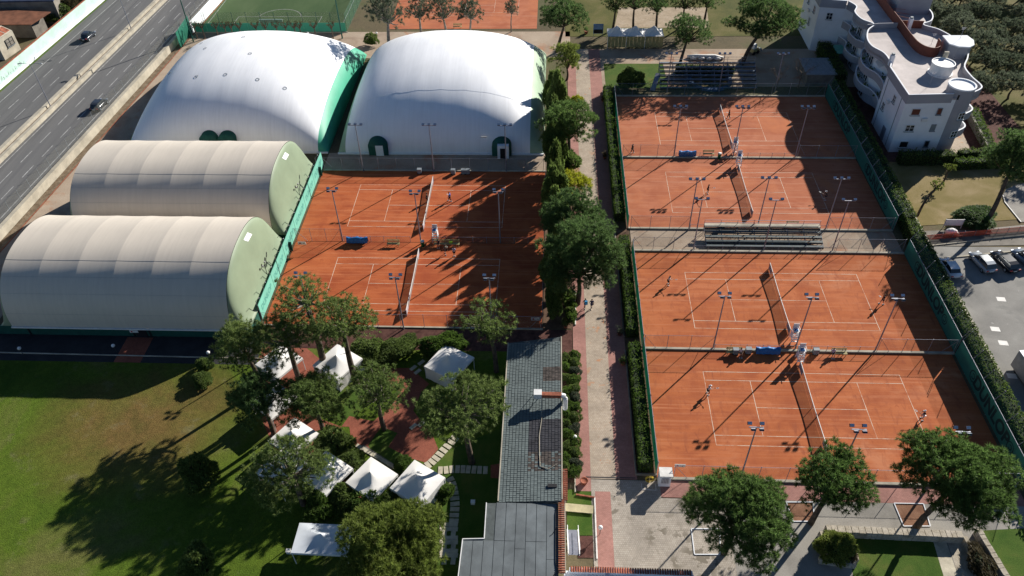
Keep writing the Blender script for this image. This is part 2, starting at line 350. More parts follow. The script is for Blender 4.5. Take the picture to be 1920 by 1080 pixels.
M['yellow'] = flat('yellow', (0.48, 0.34, 0.03), 0.5, var=0.1)
M['slate'] = flat('slate', (0.135, 0.165, 0.165), 0.75, var=0.10, scale=0.5, fine=5.0)
M['slate_dark'] = flat('slate_dark', (0.045, 0.045, 0.055), 0.75, var=0.22, scale=1.1)
M['felt'] = flat('felt', (0.145, 0.165, 0.175), 0.85, var=0.14, scale=0.6)
M['terracotta'] = flat('terracotta', (0.36, 0.115, 0.065), 0.85, var=0.28, scale=1.6)
M['tent_white'] = flat('tent_white', (0.74, 0.72, 0.69), 0.7, var=0.05, scale=0.6)
M['tent_blue'] = flat('tent_blue', (0.62, 0.66, 0.70), 0.7, var=0.06, scale=0.6)
M['glass'] = glass_mat('glass')
M['bark'] = flat('bark', (0.115, 0.085, 0.062), 0.95, var=0.3, scale=2.0)
M['bark_pale'] = flat('bark_pale', (0.26, 0.225, 0.19), 0.95, var=0.25, scale=2.0)
M['twig'] = flat('twig', (0.21, 0.16, 0.12), 0.95, var=0.25, scale=2.0)
M['brick_red'] = brick_mat('brick_red', (0.42, 0.205, 0.17), (0.47, 0.24, 0.20), (0.33, 0.175, 0.145), 0.24, 0.12)
M['brick_garden'] = brick_mat('brick_garden', (0.31, 0.095, 0.06), (0.36, 0.12, 0.075), (0.21, 0.07, 0.045), 0.24, 0.12, rot=0.6)
M['paver'] = brick_mat('paver', (0.45, 0.365, 0.28), (0.51, 0.425, 0.335), (0.34, 0.27, 0.205), 0.22, 0.22, stain=(0.5, 0.60, (0.42, 0.22, 0.12)))
M['paver_grey'] = brick_mat('paver_grey', (0.42, 0.37, 0.31), (0.48, 0.43, 0.365), (0.31, 0.265, 0.22), 0.22, 0.22, stain=(0.8, 0.52, (0.19, 0.165, 0.13)))
M['needle'] = leaf_mat('needle', (0.085, 0.13, 0.034), (0.275, 0.36, 0.11))
M['needle_bright'] = leaf_mat('needle_bright', (0.115, 0.155, 0.028), (0.31, 0.375, 0.085))
M['needle_dark'] = leaf_mat('needle_dark', (0.055, 0.105, 0.034), (0.175, 0.275, 0.09))
M['lime'] = leaf_mat('lime', (0.20, 0.23, 0.02), (0.50, 0.52, 0.04), 0.6, 0.0)
M['pine_green'] = leaf_mat('pine_green', (0.055, 0.105, 0.026), (0.185, 0.295, 0.08))
M['shrub'] = leaf_mat('shrub', (0.075, 0.12, 0.03), (0.235, 0.32, 0.085))
M['hedge'] = leaf_mat('hedge', (0.065, 0.125, 0.026), (0.2, 0.31, 0.06))
M['olive'] = leaf_mat('olive', (0.065, 0.085, 0.056), (0.165, 0.195, 0.13))
M['dry_leaf'] = leaf_mat('dry_leaf', (0.06, 0.05, 0.025), (0.15, 0.12, 0.06))
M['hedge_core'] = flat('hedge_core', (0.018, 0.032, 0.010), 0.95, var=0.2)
M['skin'] = flat('skin', (0.42, 0.24, 0.16), 0.6, var=0.04)
M['hair'] = flat('hair', (0.025, 0.017, 0.012), 0.7, var=0.1)
def line_mat(name, under):
    m, nt, N, L, b = new_mat(name)
    p = pos(nt); n1 = noise(nt, p, 0.5, 5, 0.7); n2 = noise(nt, p, 5.0, 3, 0.7)
    f = mix(nt, ramp(nt, n1.outputs['Fac'], [(0.36, 0.12), (0.54, 1.0)]).outputs['Color'], ramp(nt, n2.outputs['Fac'], [(0.25, 0.55), (0.5, 1.0)]).outputs['Color'], 1.0, 'MULTIPLY')
    L.new(mix(nt, under, (0.66, 0.54, 0.42), f), b.inputs['Base Color']); b.inputs['Roughness'].default_value = 0.9
    return m
M['court_line'] = line_mat('court_line', (0.46, 0.15, 0.06))

# ------------------------------------------------------------------ terrain, roads, paths
struct('ground', MB().poly([(-1500, -600, -0.04), (1500, -600, -0.04), (1500, 2400, -0.04), (-1500, 2400, -0.04)]), M['earth'])
sheet('lawn', [(-90, 18), (-3, 18), (-3, 70.2), (-37, 70.2), (-37, 66.2), (-90, 66.2)], M['lawn'], 0.0)
sheet('olive_grove_ground', [(71, 96), (190, 80), (260, 330), (46, 330), (50, 158), (72, 158)], M['grove'], 0.0)
# walks around the left courts and the hangars
sheet('service_walk', rect(-38.2, 107.0, 0.2, 112.4), M['dirt'], 0.004)
sheet('back_walk', rect(-79.5, 148.0, 4.0, 160.5), M['dirt'], 0.004)
M['dark_tarmac'] = ground_mat('dark_tarmac', [(0.3, (0.03, 0.03, 0.033)), (0.7, (0.055, 0.055, 0.058))], 0.4, 8.0, 0.25)  # dark asphalt, with the deep shadow before the hangar put into its colour
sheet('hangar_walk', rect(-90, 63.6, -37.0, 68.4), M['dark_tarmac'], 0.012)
sheet('hangar_doorstep', rect(-55.5, 63.6, -52.0, 68.0), M['brick_garden'], 0.018)
sheet('court_walk', rect(-37, 66.6, 3.2, 70.6), M['mulch'], 0.016)
# central avenue
sheet('paved_avenue', rect(4.95, 48.0, 7.7, 152.0), M['paver'], 0.024)
sheet('brick_border', rect(3.3, 46.4, 4.95, 152.0), M['brick_red'], 0.020)
sheet('brick_margin', rect(7.7, 48.0, 10.0, 152.0), M['brick_red'], 0.020)
sheet('forecourt', [(4.95, 36.0), (19.0, 36.0), (19.0, 45.8), (12.4, 45.8), (12.4, 47.9), (4.95, 47.9)], M['paver_grey'], 0.024)
sheet('brick_forecourt', rect(5.35, 36.0, 7.0, 46.4), M['brick_red'], 0.030)
sheet('brick_court_walk', rect(12.4, 45.9, 50.5, 48.0), M['brick_red'], 0.020)
sheet('plaza', rect(19.0, 28.0, 50.5, 45.9), M['plaza'], 0.012)
sheet('upper_yard', rect(3.3, 136.0, 60.0, 152.0), M['dirt'], 0.008)
sheet('tribune_walk', rect(12.2, 87.1, 51.0, 91.9), M['dirt'], 0.010)
sheet('yard_lawn', rect(10.6, 135.5, 22.5, 145.5), M['grass'], 0.016)
sheet('park_lawn', rect(3.0, 158, 70, 230), M['grove'], 0.004)
sheet('beach_court', [tuple(at(1152, 52)[:2]), tuple(at(1330, 52)[:2]), tuple(at(1325, 14)[:2]), tuple(at(1160, 14)[:2])], M['sand'], 0.012)
# right-hand gardens, street and car park
sheet('car_park', [(54.6, 20), (120, 20), (120, 88.6), (55.4, 88.6)], M['tarmac'], 0.006)
sheet('street', [(55.4, 88.6), (120, 91.2), (120, 95.5), (55.4, 92.2)], M['concrete_dark'], 0.008)
sheet('dry_lawn', [(55.2, 93.4), (70.5, 95.2), (80, 96), (80, 110.5), (55.2, 110.5)], M['grass_dry'], 0.008)
sheet('garden_path', [tuple(at(x, y)[:2]) for x, y in ((1880, 366), (1886, 355), (1905, 347), (1940, 340), (1990, 420), (1914, 416), (1893, 388), (1884, 379))], M['plaza'], 0.022)
sheet('garden_pavement', [tuple(at(x, y)[:2]) for x, y in ((1795, 434), (1990, 415), (1990, 430), (1790, 443))], M['plaza'], 0.026)
sheet('house_yard', rect(55.0, 110.5, 82.0, 160.0), M['mulch'], 0.004)
sheet('house_terrace', [(66.5, 110.6), (70.5, 112.0), (72.5, 126.0), (70.5, 126.0)], M['paver'], 0.012)

kerb_w = MB()
def kerb(name, p, q, w=0.25, h=0.14, mat='concrete', z=0.0):
    p = Vector((p[0], p[1], z + h / 2)); q = Vector((q[0], q[1], z + h / 2))
    return struct(name, MB().bar(p, q, w, h), M[mat])
for y, x0, x1 in ((48.2, 12.3, 50.4), (67.5, 12.3, 50.9), (86.9, 12.3, 51.0), (92.1, 12.0, 51.0), (111.45, 12.0, 51.0), (132.3, 12.0, 51.2)):
    kerb('kerb', (x0, y), (x1, y), 0.32, 0.22)
for y in (70.6, 107.1): kerb('kerb', (-37.8, y), (-0.6, y), 0.25, 0.16)
for x, y0, y1 in ((9.9, 48.6, 67.0), (9.9, 69.4, 92.0), (9.9, 93.8, 134.0)): kerb('kerb', (x, y0), (x, y1), 0.16, 0.3, 'concrete_dark')
kerb('kerb', (9.9, 48.6), (12.2, 48.6), 0.16, 0.3, 'concrete_dark')
kerb('kerb', (3.22, 46.2), (3.22, 65.6), 0.14, 0.2)
kerb('kerb', (5.28, 38.6), (5.28, 45.6), 0.14, 0.16, 'paint')
kerb('kerb', (3.3, 45.9), (5.28, 45.6), 0.14, 0.2, 'terracotta')
kerb('kerb', (4.4, 48.2), (9.8, 48.2), 0.1, 0.05, 'dark_metal')
kerb('kerb', (-36.0, 64.6), (-73.5, 64.9), 0.14, 0.12)
kerb('kerb', tuple(at(1745, 487)[:2]), tuple(at(1960, 466)[:2]), 0.25, 0.14)
kerb('kerb', tuple(at(1745, 461)[:2]), tuple(at(1960, 437)[:2]), 0.2, 0.14)
kerb('kerb', (-79.0, 160.3), (-44.6, 160.3), 0.2, 0.12)
for a, b in (((1880, 366), (1884, 380)), ((1884, 380), (1914, 417))): kerb('kerb', tuple(at(*a)[:2]), tuple(at(*b)[:2]), 0.15, 0.12, 'dark_metal')

# ------------------------------------------------------------------ tennis courts
LX, WY, SY, VX = 23.77 / 2, 10.97 / 2, 8.23 / 2, 6.40
def court(cx, cy, x0, y0, x1, y1, mat, lines=True):
    c = sheet('clay_court', rect(x0, y0, x1, y1), M[mat], 0.012)
    if lines:
        w = 0.065
        for (ax, ay, bx, by) in ((-LX, WY, LX, WY), (-LX, -WY, LX, -WY), (-LX, SY, LX, SY), (-LX, -SY, LX, -SY), (-LX, -WY, -LX, WY), (LX, -WY, LX, WY),
                                 (-VX, -SY, -VX, SY), (VX, -SY, VX, SY), (-VX, 0, VX, 0)):
            zz = 0.017 if ax == bx else 0.021
            MB().poly(rect(cx + ax - w / 2, cy + ay - w / 2, cx + bx + w / 2, cy + by + w / 2), zz).build('court_line', M['court_line'], c)
    return c
COURTS = {'D': (31.17, 58.31), 'C': (31.15, 76.79), 'B': (30.97, 101.68), 'A': (30.98, 120.87), 'E': (-19.03, 97.49), 'F': (-18.93, 79.15)}
court(*COURTS['D'], 12.2, 48.3, 50.6, 67.4, 'clay')
court(*COURTS['C'], 12.2, 67.6, 51.0, 86.8, 'clay')
court(*COURTS['B'], 12.0, 92.2, 51.0, 111.3, 'clay_far')
court(*COURTS['A'], 12.0, 111.6, 51.2, 132.2, 'clay_far')
court(*COURTS['E'], -38.0, 88.35, -0.7, 107.0, 'clay_red')
court(*COURTS['F'], -38.0, 70.7, -0.7, 88.25, 'clay_red')
court(-19.5, 174.5, -36.0, 161.9, -3.2, 182.5, 'clay_far')
court(-19.5, 194.0, -36.0, 183.5, -3.2, 202.5, 'clay_far')

# ------------------------------------------------------------------ highway on its embankment
HZ = 0.85
def hx(x0, y): return x0 + 0.045 * (y - 130.0)
Y0, Y1 = 20.0, 460.0
def strip(name, a, b, z, mat, y0=Y0, y1=Y1, parent=None):
    return sheet(name, [(hx(a, y0), y0), (hx(b, y0), y0), (hx(b, y1), y1), (hx(a, y1), y1)], M[mat], z, parent)
def ridge(a, b, z0, z1, y0=Y0, y1=Y1):
    return MB().prism([(hx(a, y0), y0), (hx(b, y0), y0), (hx(b, y1), y1), (hx(a, y1), y1)], z0, z1)
hw = struct('highway', ridge(-109.2, -82.4, -0.02, HZ), M['asphalt'])
strip('median_soil', -94.4, -93.6, HZ + 0.25, 'soil')
tag(ridge(-95.15, -94.45, HZ + 0.004, HZ + 0.75).build('median_barrier', M['concrete']), 'low pale concrete median barrier beside the lanes towards the mint wall', 'barrier')
tag(ridge(-93.55, -92.9, HZ + 0.004, HZ + 0.75).build('median_barrier', M['concrete']), 'low pale concrete median barrier beside the lanes towards the air domes', 'barrier')
rw = tag(ridge(-82.38, -81.65, 0.0, HZ + 0.65).build('retaining_wall', M['concrete']), 'long cream concrete retaining wall between highway and air domes', 'wall')
strip('verge', -81.6, -80.3, 0.01, 'verge'); strip('dirt_track', -80.1, -72.0, 0.006, 'dirt')
strip('brick_kerb', -80.3, -80.1, 0.05, 'terracotta')
for a, b in ((-105.45, -105.3), (-95.75, -95.6), (-92.35, -92.2), (-84.05, -83.85)): strip('edge_line', a, b, HZ + 0.005, 'road_paint', parent=hw)
dash = MB().poly([(-0.07, -1.8, 0), (0.07, -1.8, 0), (0.07, 1.8, 0), (-0.07, 1.8, 0)]).mesh('lane_dash', M['road_paint'])
for x0 in (-102.3, -99.0, -89.6, -86.8):
    for k in range(24):
        y = 84 + k * 6.2 + (x0 * 1.7) % 3
        link('lane_dash', dash, hw, (hx(x0, y), y, HZ + 0.006), -0.045)
sw = tag(ridge(-109.0, -108.7, HZ, HZ + 2.6).build('sound_wall', M['mint']), 'tall mint green painted wall along the far edge of the highway', 'wall')
ridge(-109.02, -108.68, HZ + 2.6, HZ + 2.72).build('coping', M['terracotta'], sw)
tag(ridge(-108.6, -108.2, HZ, HZ + 0.5).build('kerb_barrier', M['white_wall']), 'low white kerb barrier at the foot of the mint wall', 'barrier')
strip('verge', -108.2, -107.6, HZ + 0.006, 'grass')
rng = random.Random(5)
M['spray'] = flat('spray', (0.22, 0.26, 0.25), 0.8)
gr = MB()
for k in range(34):                                   # sprayed scribble on the mint wall
    y = 135.0 + k * 0.24; zb = HZ + 0.7 + 0.10 * math.sin(k * 1.3)
    p = Vector((hx(-108.69, y), y, zb)); q = Vector((hx(-108.69, y + rng.uniform(-0.25, 0.35)), y + rng.uniform(-0.25, 0.35), zb + rng.uniform(0.35, 0.9)))
    gr.bar(p, q, 0.02, 0.035)
gr.build('graffiti', M['spray'], sw)
# ------------------------------------------------------------------ air domes
def catmull(pts, n=6, closed=False):
    P = [Vector((*p[:2], p[2] if len(p) > 2 else 0.0)) for p in pts]; out = []; m = len(P)
    for i in range(m if closed else m - 1):
        if closed: a, b, c, d = P[(i - 1) % m], P[i], P[(i + 1) % m], P[(i + 2) % m]
        else: a, b, c, d = P[max(i - 1, 0)], P[i], P[i + 1], P[min(i + 2, m - 1)]
        for k in range(n):
            t = k / n
            out.append(0.5 * ((2 * b) + (c - a) * t + (2 * a - 5 * b + 4 * c - d) * t * t + (3 * b - a - 3 * c + d) * t ** 3))
    if not closed: out.append(P[-1])
    return out
def air_dome(label, x0, x1, y0, y1, h, band_l, band_r, mats):
    t = thing('air_dome', label, 'air dome', ((x0 + x1) / 2, (y0 + y1) / 2, 0))
    a, b = (x1 - x0) / 2, (y1 - y0) / 2; n = 72
    us = [math.sin((i / n - 0.5) * math.pi) for i in range(n + 1)]
    def z(u, v): return h * (max(0.0, 1 - abs(u) ** 2.25) * max(0.0, 1 - abs(v) ** 2.25)) ** (1 / 2.2) + 0.02
    vs = [(u * a, v * b, z(u, v) - 0.10 * abs(math.sin(u * a * 0.78)) * z(u, v) / h * 0.35) for v in us for u in us]
    groups = {'membrane': [], 'left_band': [], 'right_band': []}
    for j in range(n):
        for i in range(n):
            u = (us[i] + us[i + 1]) / 2; f = (j * (n + 1) + i, j * (n + 1) + i + 1, (j + 1) * (n + 1) + i + 1, (j + 1) * (n + 1) + i)
            groups['left_band' if u < -band_l else 'right_band' if u > band_r else 'membrane'].append(f)
    for g, fs in groups.items():
        if not fs: continue
        mb = MB(); used = {}; ff = []
        for f in fs: ff.append(tuple(used.setdefault(q, len(used)) for q in f))
        mb.add([vs[q] for q in used], ff)
        mb.build('membrane' if g == 'membrane' else 'side_band', M['membrane_white'] if g == 'membrane' else mats[0 if g == 'left_band' else 1], t, True)
    MB().box((0, -b - 0.1, 0.12), (2 * a, 0.25, 0.24)).build('base_beam', M['white_wall'], t)
    return t, z, a, b
d2, z2, a2, b2 = air_dome('white air dome with two dark green doorways in its front', -36.6, -1.0, 112.2, 149.5, 10.3, 0.93, 0.86, (M['band_pale'], M['band_pale']))
d1, z1_, a1, b1 = air_dome('white air dome with bright green side band, beside the highway track', -74.2, -38.4, 112.4, 149.5, 10.3, 0.955, 0.90, (M['band_green'], M['band_green']))
def doorway(t, x, b, r=1.75, hood=None, h=3.1):
    d = MB(); n = 14; prof = [(-r, 0)] + [(-r * math.cos(math.pi * k / n), h - r * 0.75 + r * 0.75 * math.sin(math.pi * k / n)) for k in range(n + 1)] + [(r, 0)]
    vs = [(x + p, -b - 0.55, q) for p, q in prof] + [(x + p, -b + 3.0, q * 0.98) for p, q in prof]; m = len(prof)
    d.add(vs, [tuple(range(m))] + [(i, i + 1, i + 1 + m, i + m) for i in range(m - 1)])
    o = d.build('doorway', M['deep_green'], t, True)
    if hood == 'panel':
        MB().box((x + 0.25, -b - 0.60, 1.0), (1.3, 0.06, 2.0)).build('door_panel', M['white_wall'], o)
    else:
        MB().box((x + 0.3, -b - 0.95, 1.25), (1.9, 0.75, 2.5)).build('airlock', M['white_wall'], o)
        MB().box((x + 0.3, -b - 1.36, 1.0), (1.0, 0.06, 2.0)).build('opening', M['black'], o)
doorway(d2, -10.6, b2, 1.65, 'panel'); doorway(d2, 10.6, b2, 1.65, 'box')
doorway(d1, -2.4, b1, 1.5, 'panel', 3.9); doorway(d1, 0.8, b1, 1.5, 'panel', 3.9)
MB().box((7.6, -b2 - 0.0, 3.4), (1.0, 0.05, 0.25)).build('plate', M['paint'], d2)
for (u, v) in ((-0.75, -0.2), (-0.6, 0.35), (-0.35, -0.45), (-0.05, -0.45), (0.28, -0.5), (0.1, -0.1), (-0.45, 0.1), (0.55, -0.55), (-0.1, 0.3)):
    e = 0.01; nrm = Vector((-(z1_(u + e, v) - z1_(u - e, v)) / (2 * e * a1), -(z1_(u, v + e) - z1_(u, v - e)) / (2 * e * b1), 1)).normalized()
    o = MB().lathe([(0.26, 0.0), (0.34, 0.0), (0.34, 0.02), (0.26, 0.02)], (0, 0, 0), 16, False).build('vent_patch', M['grey_plastic'], d1)
    o.location = Vector((u * a1, v * b1, z1_(u, v))) + nrm * 0.01; o.rotation_euler = nrm.to_track_quat('Z', 'Y').to_euler()
for v in (-0.62,):
    for t, zf, a, b in ((d2, z2, a2, b2),):
        MB().tube([(u * a, v * b - 0.05, zf(u, v) + 0.0) for u in [k / 20 * 1.5 - 0.75 for k in range(21)]], 0.012, 5).build('seam', M['tent_blue'], t)

# ------------------------------------------------------------------ barrel hangars
def hangar(label, x0, x1, y0, y1, h, front_wall):
    t = thing('barrel_hangar', label, 'hangar', ((x0 + x1) / 2, (y0 + y1) / 2, 0))
    cx, cy = (x0 + x1) / 2, (y0 + y1) / 2; b = (y1 - y0) / 2; ze = 1.9
    def arch(s):                      # s 0..1 from the near eave over the ridge to the far eave
        th = math.pi * s; e = 2 / 2.35
        return -b * math.copysign(abs(math.cos(th)) ** e, math.cos(th)), ze + (h - ze) * max(0.0, math.sin(th)) ** e
    bays = 6; ns, nx = 44, 10; L = x1 - x0
    for k in range(bays):
        mb = MB(); vs = []
        for i in range(nx + 1):
            f = i / nx; x = x0 - cx + L * (k + f) / bays
            sag = 1 - 0.010 * math.sin(math.pi * f) ** 0.85
            for j in range(ns + 1):
                y, z = arch(j / ns); w = math.sin(math.pi * j / ns)
                vs.append((x, y * (1 - (1 - sag) * w * 0.6), ze + (z - ze) * (1 - (1 - sag) * (0.35 + 0.65 * w))))
        m = ns + 1
        mb.add(vs, [(i * m + j, (i + 1) * m + j, (i + 1) * m + j + 1, i * m + j + 1) for i in range(nx) for j in range(ns)])
        mb.build('membrane_panel', M['membrane_beige'], t, True)
        for jj in (3, 8, 12, 16):     # welded seams
            MB().tube([(vs[i * m + jj][0], vs[i * m + jj][1] - 0.005, vs[i * m + jj][2] + 0.005) for i in range(nx + 1)], 0.012, 4, False).build('weld_seam', M['grey_plastic'], t)
    for s_, xe in ((1, x1 - cx), (-1, x0 - cx)):  # end caps sloping down to the side walls
        ext = 2.2 if s_ > 0 else 1.6; mb = MB(); vs = []; n2 = 16
        for i in range(n2 + 1):
            f = i / n2; k = 0.5 * (1 + math.cos(math.pi * f ** 0.9))
            for j in range(ns + 1):
                y, z = arch(j / ns); vs.append((xe + s_ * (0.03 + ext * f), y * 0.995, ze + (z - ze) * k * 0.995))
        mb.add(vs, [(i * m + j, (i + 1) * m + j, (i + 1) * m + j + 1, i * m + j + 1) for i in range(n2) for j in range(ns)])
        cap = mb.build('end_cap', M['cap_green'], t, True)
        if s_ > 0:
            def cz(f, y): return ze + (h - ze) * max(0.0, 1 - abs(y / b) ** 2.35) ** (1 / 2.35) * 0.5 * (1 + math.cos(math.pi * f ** 0.9)) + 0.06
            MB().add([(xe + 0.03 + ext * f, y, cz(f, y)) for f, y in ((0.17, 0.2), (0.17, 1.9), (0.26, 2.6), (0.26, 0.9))], [(0, 1, 2, 3)]).build('skylight', M['white_wall'], cap)
    MB().box((0, -b - 0.05, ze - 0.12), (L + 0.2, 0.25, 0.18)).build('eave_beam', M['white_metal'], t)
    fw = MB().box((-0.6, -b + 0.4, ze / 2 - 0.1), (L + 4.5, 0.12, ze - 0.25)).build('front_wall', M['deep_green'], t)
    MB().box((0.6, b - 0.3, ze / 2 - 0.1), (L + 4.5, 0.12, ze - 0.25)).build('back_wall', M['deep_green'], t)
    MB().box((x1 - cx + 2.15, 0, ze / 2 - 0.1), (0.12, 2 * b, ze - 0.25)).build('side_wall', M['deep_green'], t)
    if front_wall:
        for x in (-13.2, 1.0, 3.2, 14.8): MB().box((x, -b + 0.28, 0.8), (0.18, 0.12, 1.6)).build('wall_post', M['black'], fw)
        MB().box((2.05, -b + 0.26, 0.72), (1.5, 0.06, 1.4)).build('door', M['black'], fw)
        sg = MB().box((1.5, -b - 0.20, 1.45), (1.1, 0.05, 0.42)).build('sign', M['paint'], fw)
        MB().lathe([(0.13, -0.01), (0.13, 0.01)], (0, 0, 0), 14).build('emblem', M['letter_red'], sg, loc=(1.22, -b - 0.235, 1.45)).rotation_euler = (R_(90), 0, 0)
    return t
M['letter_red'] = flat('letter_red', (0.45, 0.03, 0.04), 0.6, var=0.05)
hangar('beige barrel vaulted hangar standing beside the lawn', -70.3, -40.7, 67.9, 86.4, 9.9, True)
hangar('beige barrel vaulted hangar between the other hangar and the air dome', -70.3, -40.7, 87.4, 105.9, 9.9, False)

# teal banner fence along the left courts
def text_mesh(s, size, mat, name='lettering', bold=0.03):
    cu = bpy.data.curves.new('t', 'FONT'); cu.body = s; cu.size = size; cu.align_x = 'CENTER'; cu.align_y = 'CENTER'; cu.offset = bold
    tmp = bpy.data.objects.new('t', cu); COL.objects.link(tmp)
    dg = bpy.context.evaluated_depsgraph_get(); me = bpy.data.meshes.new_from_object(tmp.evaluated_get(dg))
    bpy.data.objects.remove(tmp); me.name = name; me.materials.clear(); me.materials.append(mat); return me
def wall_text(s, size, mat, parent, loc, facing, bold=0.03):
    """flat lettering on an upright face; facing = (x, y) normal of the face"""
    o = link('lettering', text_mesh(s, size, mat, 'lettering', bold), parent)
    n = Vector((facing[0], facing[1], 0)); r = Vector((0, 0, 1)).cross(n)
    o.matrix_local = Matrix(((r.x, 0, n.x, loc[0]), (r.y, 0, n.y, loc[1]), (0, 1, 0, loc[2]), (0, 0, 0, 1)))
    return o
bf = thing('banner_fence', 'pale teal banner fence along the left clay courts, beside the hangars', 'fence', (-38.3, 90, 0))
ys = [71.5 + k * 6.15 for k in range(7)]
for k in range(6):
    MB().box((0, (ys[k] + ys[k + 1]) / 2 - 90, 1.5), (0.07, 6.05, 2.6)).build('banner', M['teal'], bf)
    wall_text('DUNLOP', 1.15, M['letter_teal'], bf, (0.045, (ys[k] + ys[k + 1]) / 2 - 90, 1.5), (1, 0))
    for j in range(2): MB().tube([(-0.08, ys[k] + j * 3.07 - 90, 0), (-0.08, ys[k] + j * 3.07 - 90, 3.6), (0.5, ys[k] + j * 3.07 - 90, 4.2)], 0.04, 6).build('post', M['steel'], bf)

# ------------------------------------------------------------------ apartment house
ap = thing('apartment_house', 'white apartment house with wavy grey balconies and a round stair tower', 'apartment house')
west = [(57.0, 123.0), (57.6, 125.0), (57.5, 128.2), (56.3, 130.8), (56.3, 133.8), (57.5, 137.4), (59.2, 139.8), (57.7, 142.0), (57.3, 145.2), (58.3, 147.8), (57.5, 150.2)]
east = [(67.6, 114.4), (69.5, 116.2), (69.2, 119.7), (69.4, 123.1), (71.2, 126.5), (72.6, 130.5), (71.6, 134.3), (70.2, 137.6), (68.2, 139.6), (70.2, 141.2), (71.4, 144.0), (71.6, 148.0), (71.6, 162.0)]
W_ = catmull(west, 6); E_ = catmull(east, 5)
ZR = 9.7
core = [(57.0, 113.5), (66.0, 113.9)] + [(p.x - 1.3, p.y) for p in E_] + [(52.8, 162.0), (52.8, 151.4), (57.4, 150.4)] + [(p.x + 1.5, p.y) for p in W_[::-1]][1:-1] + [(58.4, 123.2), (57.0, 123.0)]
MB().prism(core, 0, ZR).build('wall', M['white_wall'], ap)
roof_out = [(57.0, 113.5), (66.0, 113.9)] + [(p.x, p.y) for p in E_] + [(52.8, 162.0), (52.8, 151.4), (57.4, 150.4)] + [(p.x, p.y) for p in W_[::-1]]
rf = MB().prism(roof_out, ZR - 0.1, ZR + 0.15).build('roof', M['roof_deck'], ap)
def band(path, z0, z1, th, name, mat, parent, cap=None):
    P = [Vector((p[0], p[1], 0)) for p in path]; inn = []
    for i, p in enumerate(P):
        d = (P[min(i + 1, len(P) - 1)] - P[max(i - 1, 0)]).normalized(); n = Vector((-d.y, d.x, 0)); inn.append(p + n * th)
    m = len(P); vs = [(p.x, p.y, z) for z in (z0, z1) for p in P] + [(p.x, p.y, z) for z in (z0, z1) for p in inn]; fs = []
    for i in range(m - 1):
        fs += [(i, i + 1, m + i + 1, m + i), (2 * m + i + 1, 2 * m + i, 3 * m + i, 3 * m + i + 1), (m + i, m + i + 1, 3 * m + i + 1, 3 * m + i), (i + 1, i, 2 * m + i, 2 * m + i + 1)]
    fs += [(0, m, 3 * m, 2 * m), (m - 1, 3 * m - 1, 4 * m - 1, 2 * m - 1)]
    o = MB().add(vs, fs).build(name, mat, parent)
    if cap: band([(p.x - 0.02 * 0, p.y) for p in P], z1, z1 + 0.08, th + 0.03, 'coping', M['white_wall'], o)
    return o
wl_ = [(p.x, p.y) for p in W_[::-1]]; el_ = [(p.x, p.y) for p in E_]
front = [(57.0, 123.0), (57.0, 113.5), (66.0, 113.9)]
for z0, z1, nm in ((ZR - 0.6, ZR + 0.95, 'parapet'), (5.4, 6.7, 'balcony'), (2.2, 3.5, 'balcony')):
    band([(p[0] - (0 if nm == 'parapet' else 0.0), p[1]) for p in wl_], z0, z1, 0.18, nm, M['grey_render'], ap, True)
    band(el_[:-1], z0, z1, 0.18, nm, M['grey_render'], ap, True)
    if nm == 'balcony':
        MB().prism([(p[0] + 0.05, p[1]) for p in wl_] + [(p[0] + 1.52, p[1]) for p in wl_[::-1]], z0 + 0.1, z0 + 0.25).build('balcony_floor', M['white_wall'], ap)
        MB().prism([(p[0] - 0.05, p[1]) for p in el_[:-1]] + [(p[0] - 1.32, p[1]) for p in el_[:-1][::-1]], z0 + 0.1, z0 + 0.25).build('balcony_floor', M['white_wall'], ap)
band([(56.97, 123.02), (56.97, 113.47), (64.2, 113.8)], ZR - 0.6, ZR + 0.95, 0.2, 'parapet', M['grey_render'], ap, True)
band([(57.4, 150.5), (52.77, 151.3), (52.77, 162.0)], ZR - 0.6, ZR + 0.95, 0.2, 'parapet', M['grey_render'], ap, True)
# stair tower
tw = MB().lathe([(2.05, 0), (2.05, ZR + 1.5)], (65.9, 115.6, 0), 32).build('stair_tower', M['grey_render'], ap)
MB().lathe([(1.85, 0), (2.12, 0.0), (2.12, 0.25), (1.85, 0.25), (1.85, 0.06), (0.05, 0.06)], (65.9, 115.6, ZR + 1.5), 32, False).build('tower_roof', M['white_wall'], tw)
def window(parent, c, w, h, n, frame='white_metal', shut=None, cross=True):
    """window on a face with outward normal n (x, y)"""
    n = Vector((n[0], n[1], 0)).normalized(); r = Vector((0, 0, 1)).cross(n); c = Vector(c); a = math.atan2(r.y, r.x)
    o = MB().box((0, 0, 0), (w, 0.06, h)).build('window', M[shut or 'glass'], parent, loc=c + n * 0.02, rz=a)
    fr = MB()
    for s in (-1, 1):
        fr.box((s * w / 2, -0.03, 0), (0.09, 0.12, h + 0.09)); fr.box((0, -0.03, s * h / 2), (w - 0.09, 0.12, 0.09))
    if cross: fr.box((0, -0.035, 0), (0.07, 0.10, h - 0.1)); fr.box((0, -0.04, 0.05), (w - 0.1, 0.09, 0.06))
    fr.build('frame', M[frame], o)
    MB().box((0, -0.09, -h / 2 - 0.08), (w + 0.24, 0.26, 0.07)).build('sill', M['grey_plastic'], o)
    return o
fy = lambda x: 113.5 + (x - 57.0) * 0.4 / 9.0 - 0.03
for z, s1, s2 in ((7.6, 'rust_wall', 'rust_wall'), (4.6, None, 'grey_plastic'), (1.5, 'black', 'black')):
    window(ap, (59.1, fy(59.1), z), 1.35, 1.15, (0, -1), 'white_metal', s1, z == 4.6)
    window(ap, (62.9, fy(62.9), z), 0.7, 1.15, (0, -1), 'grey_plastic', s2, False)
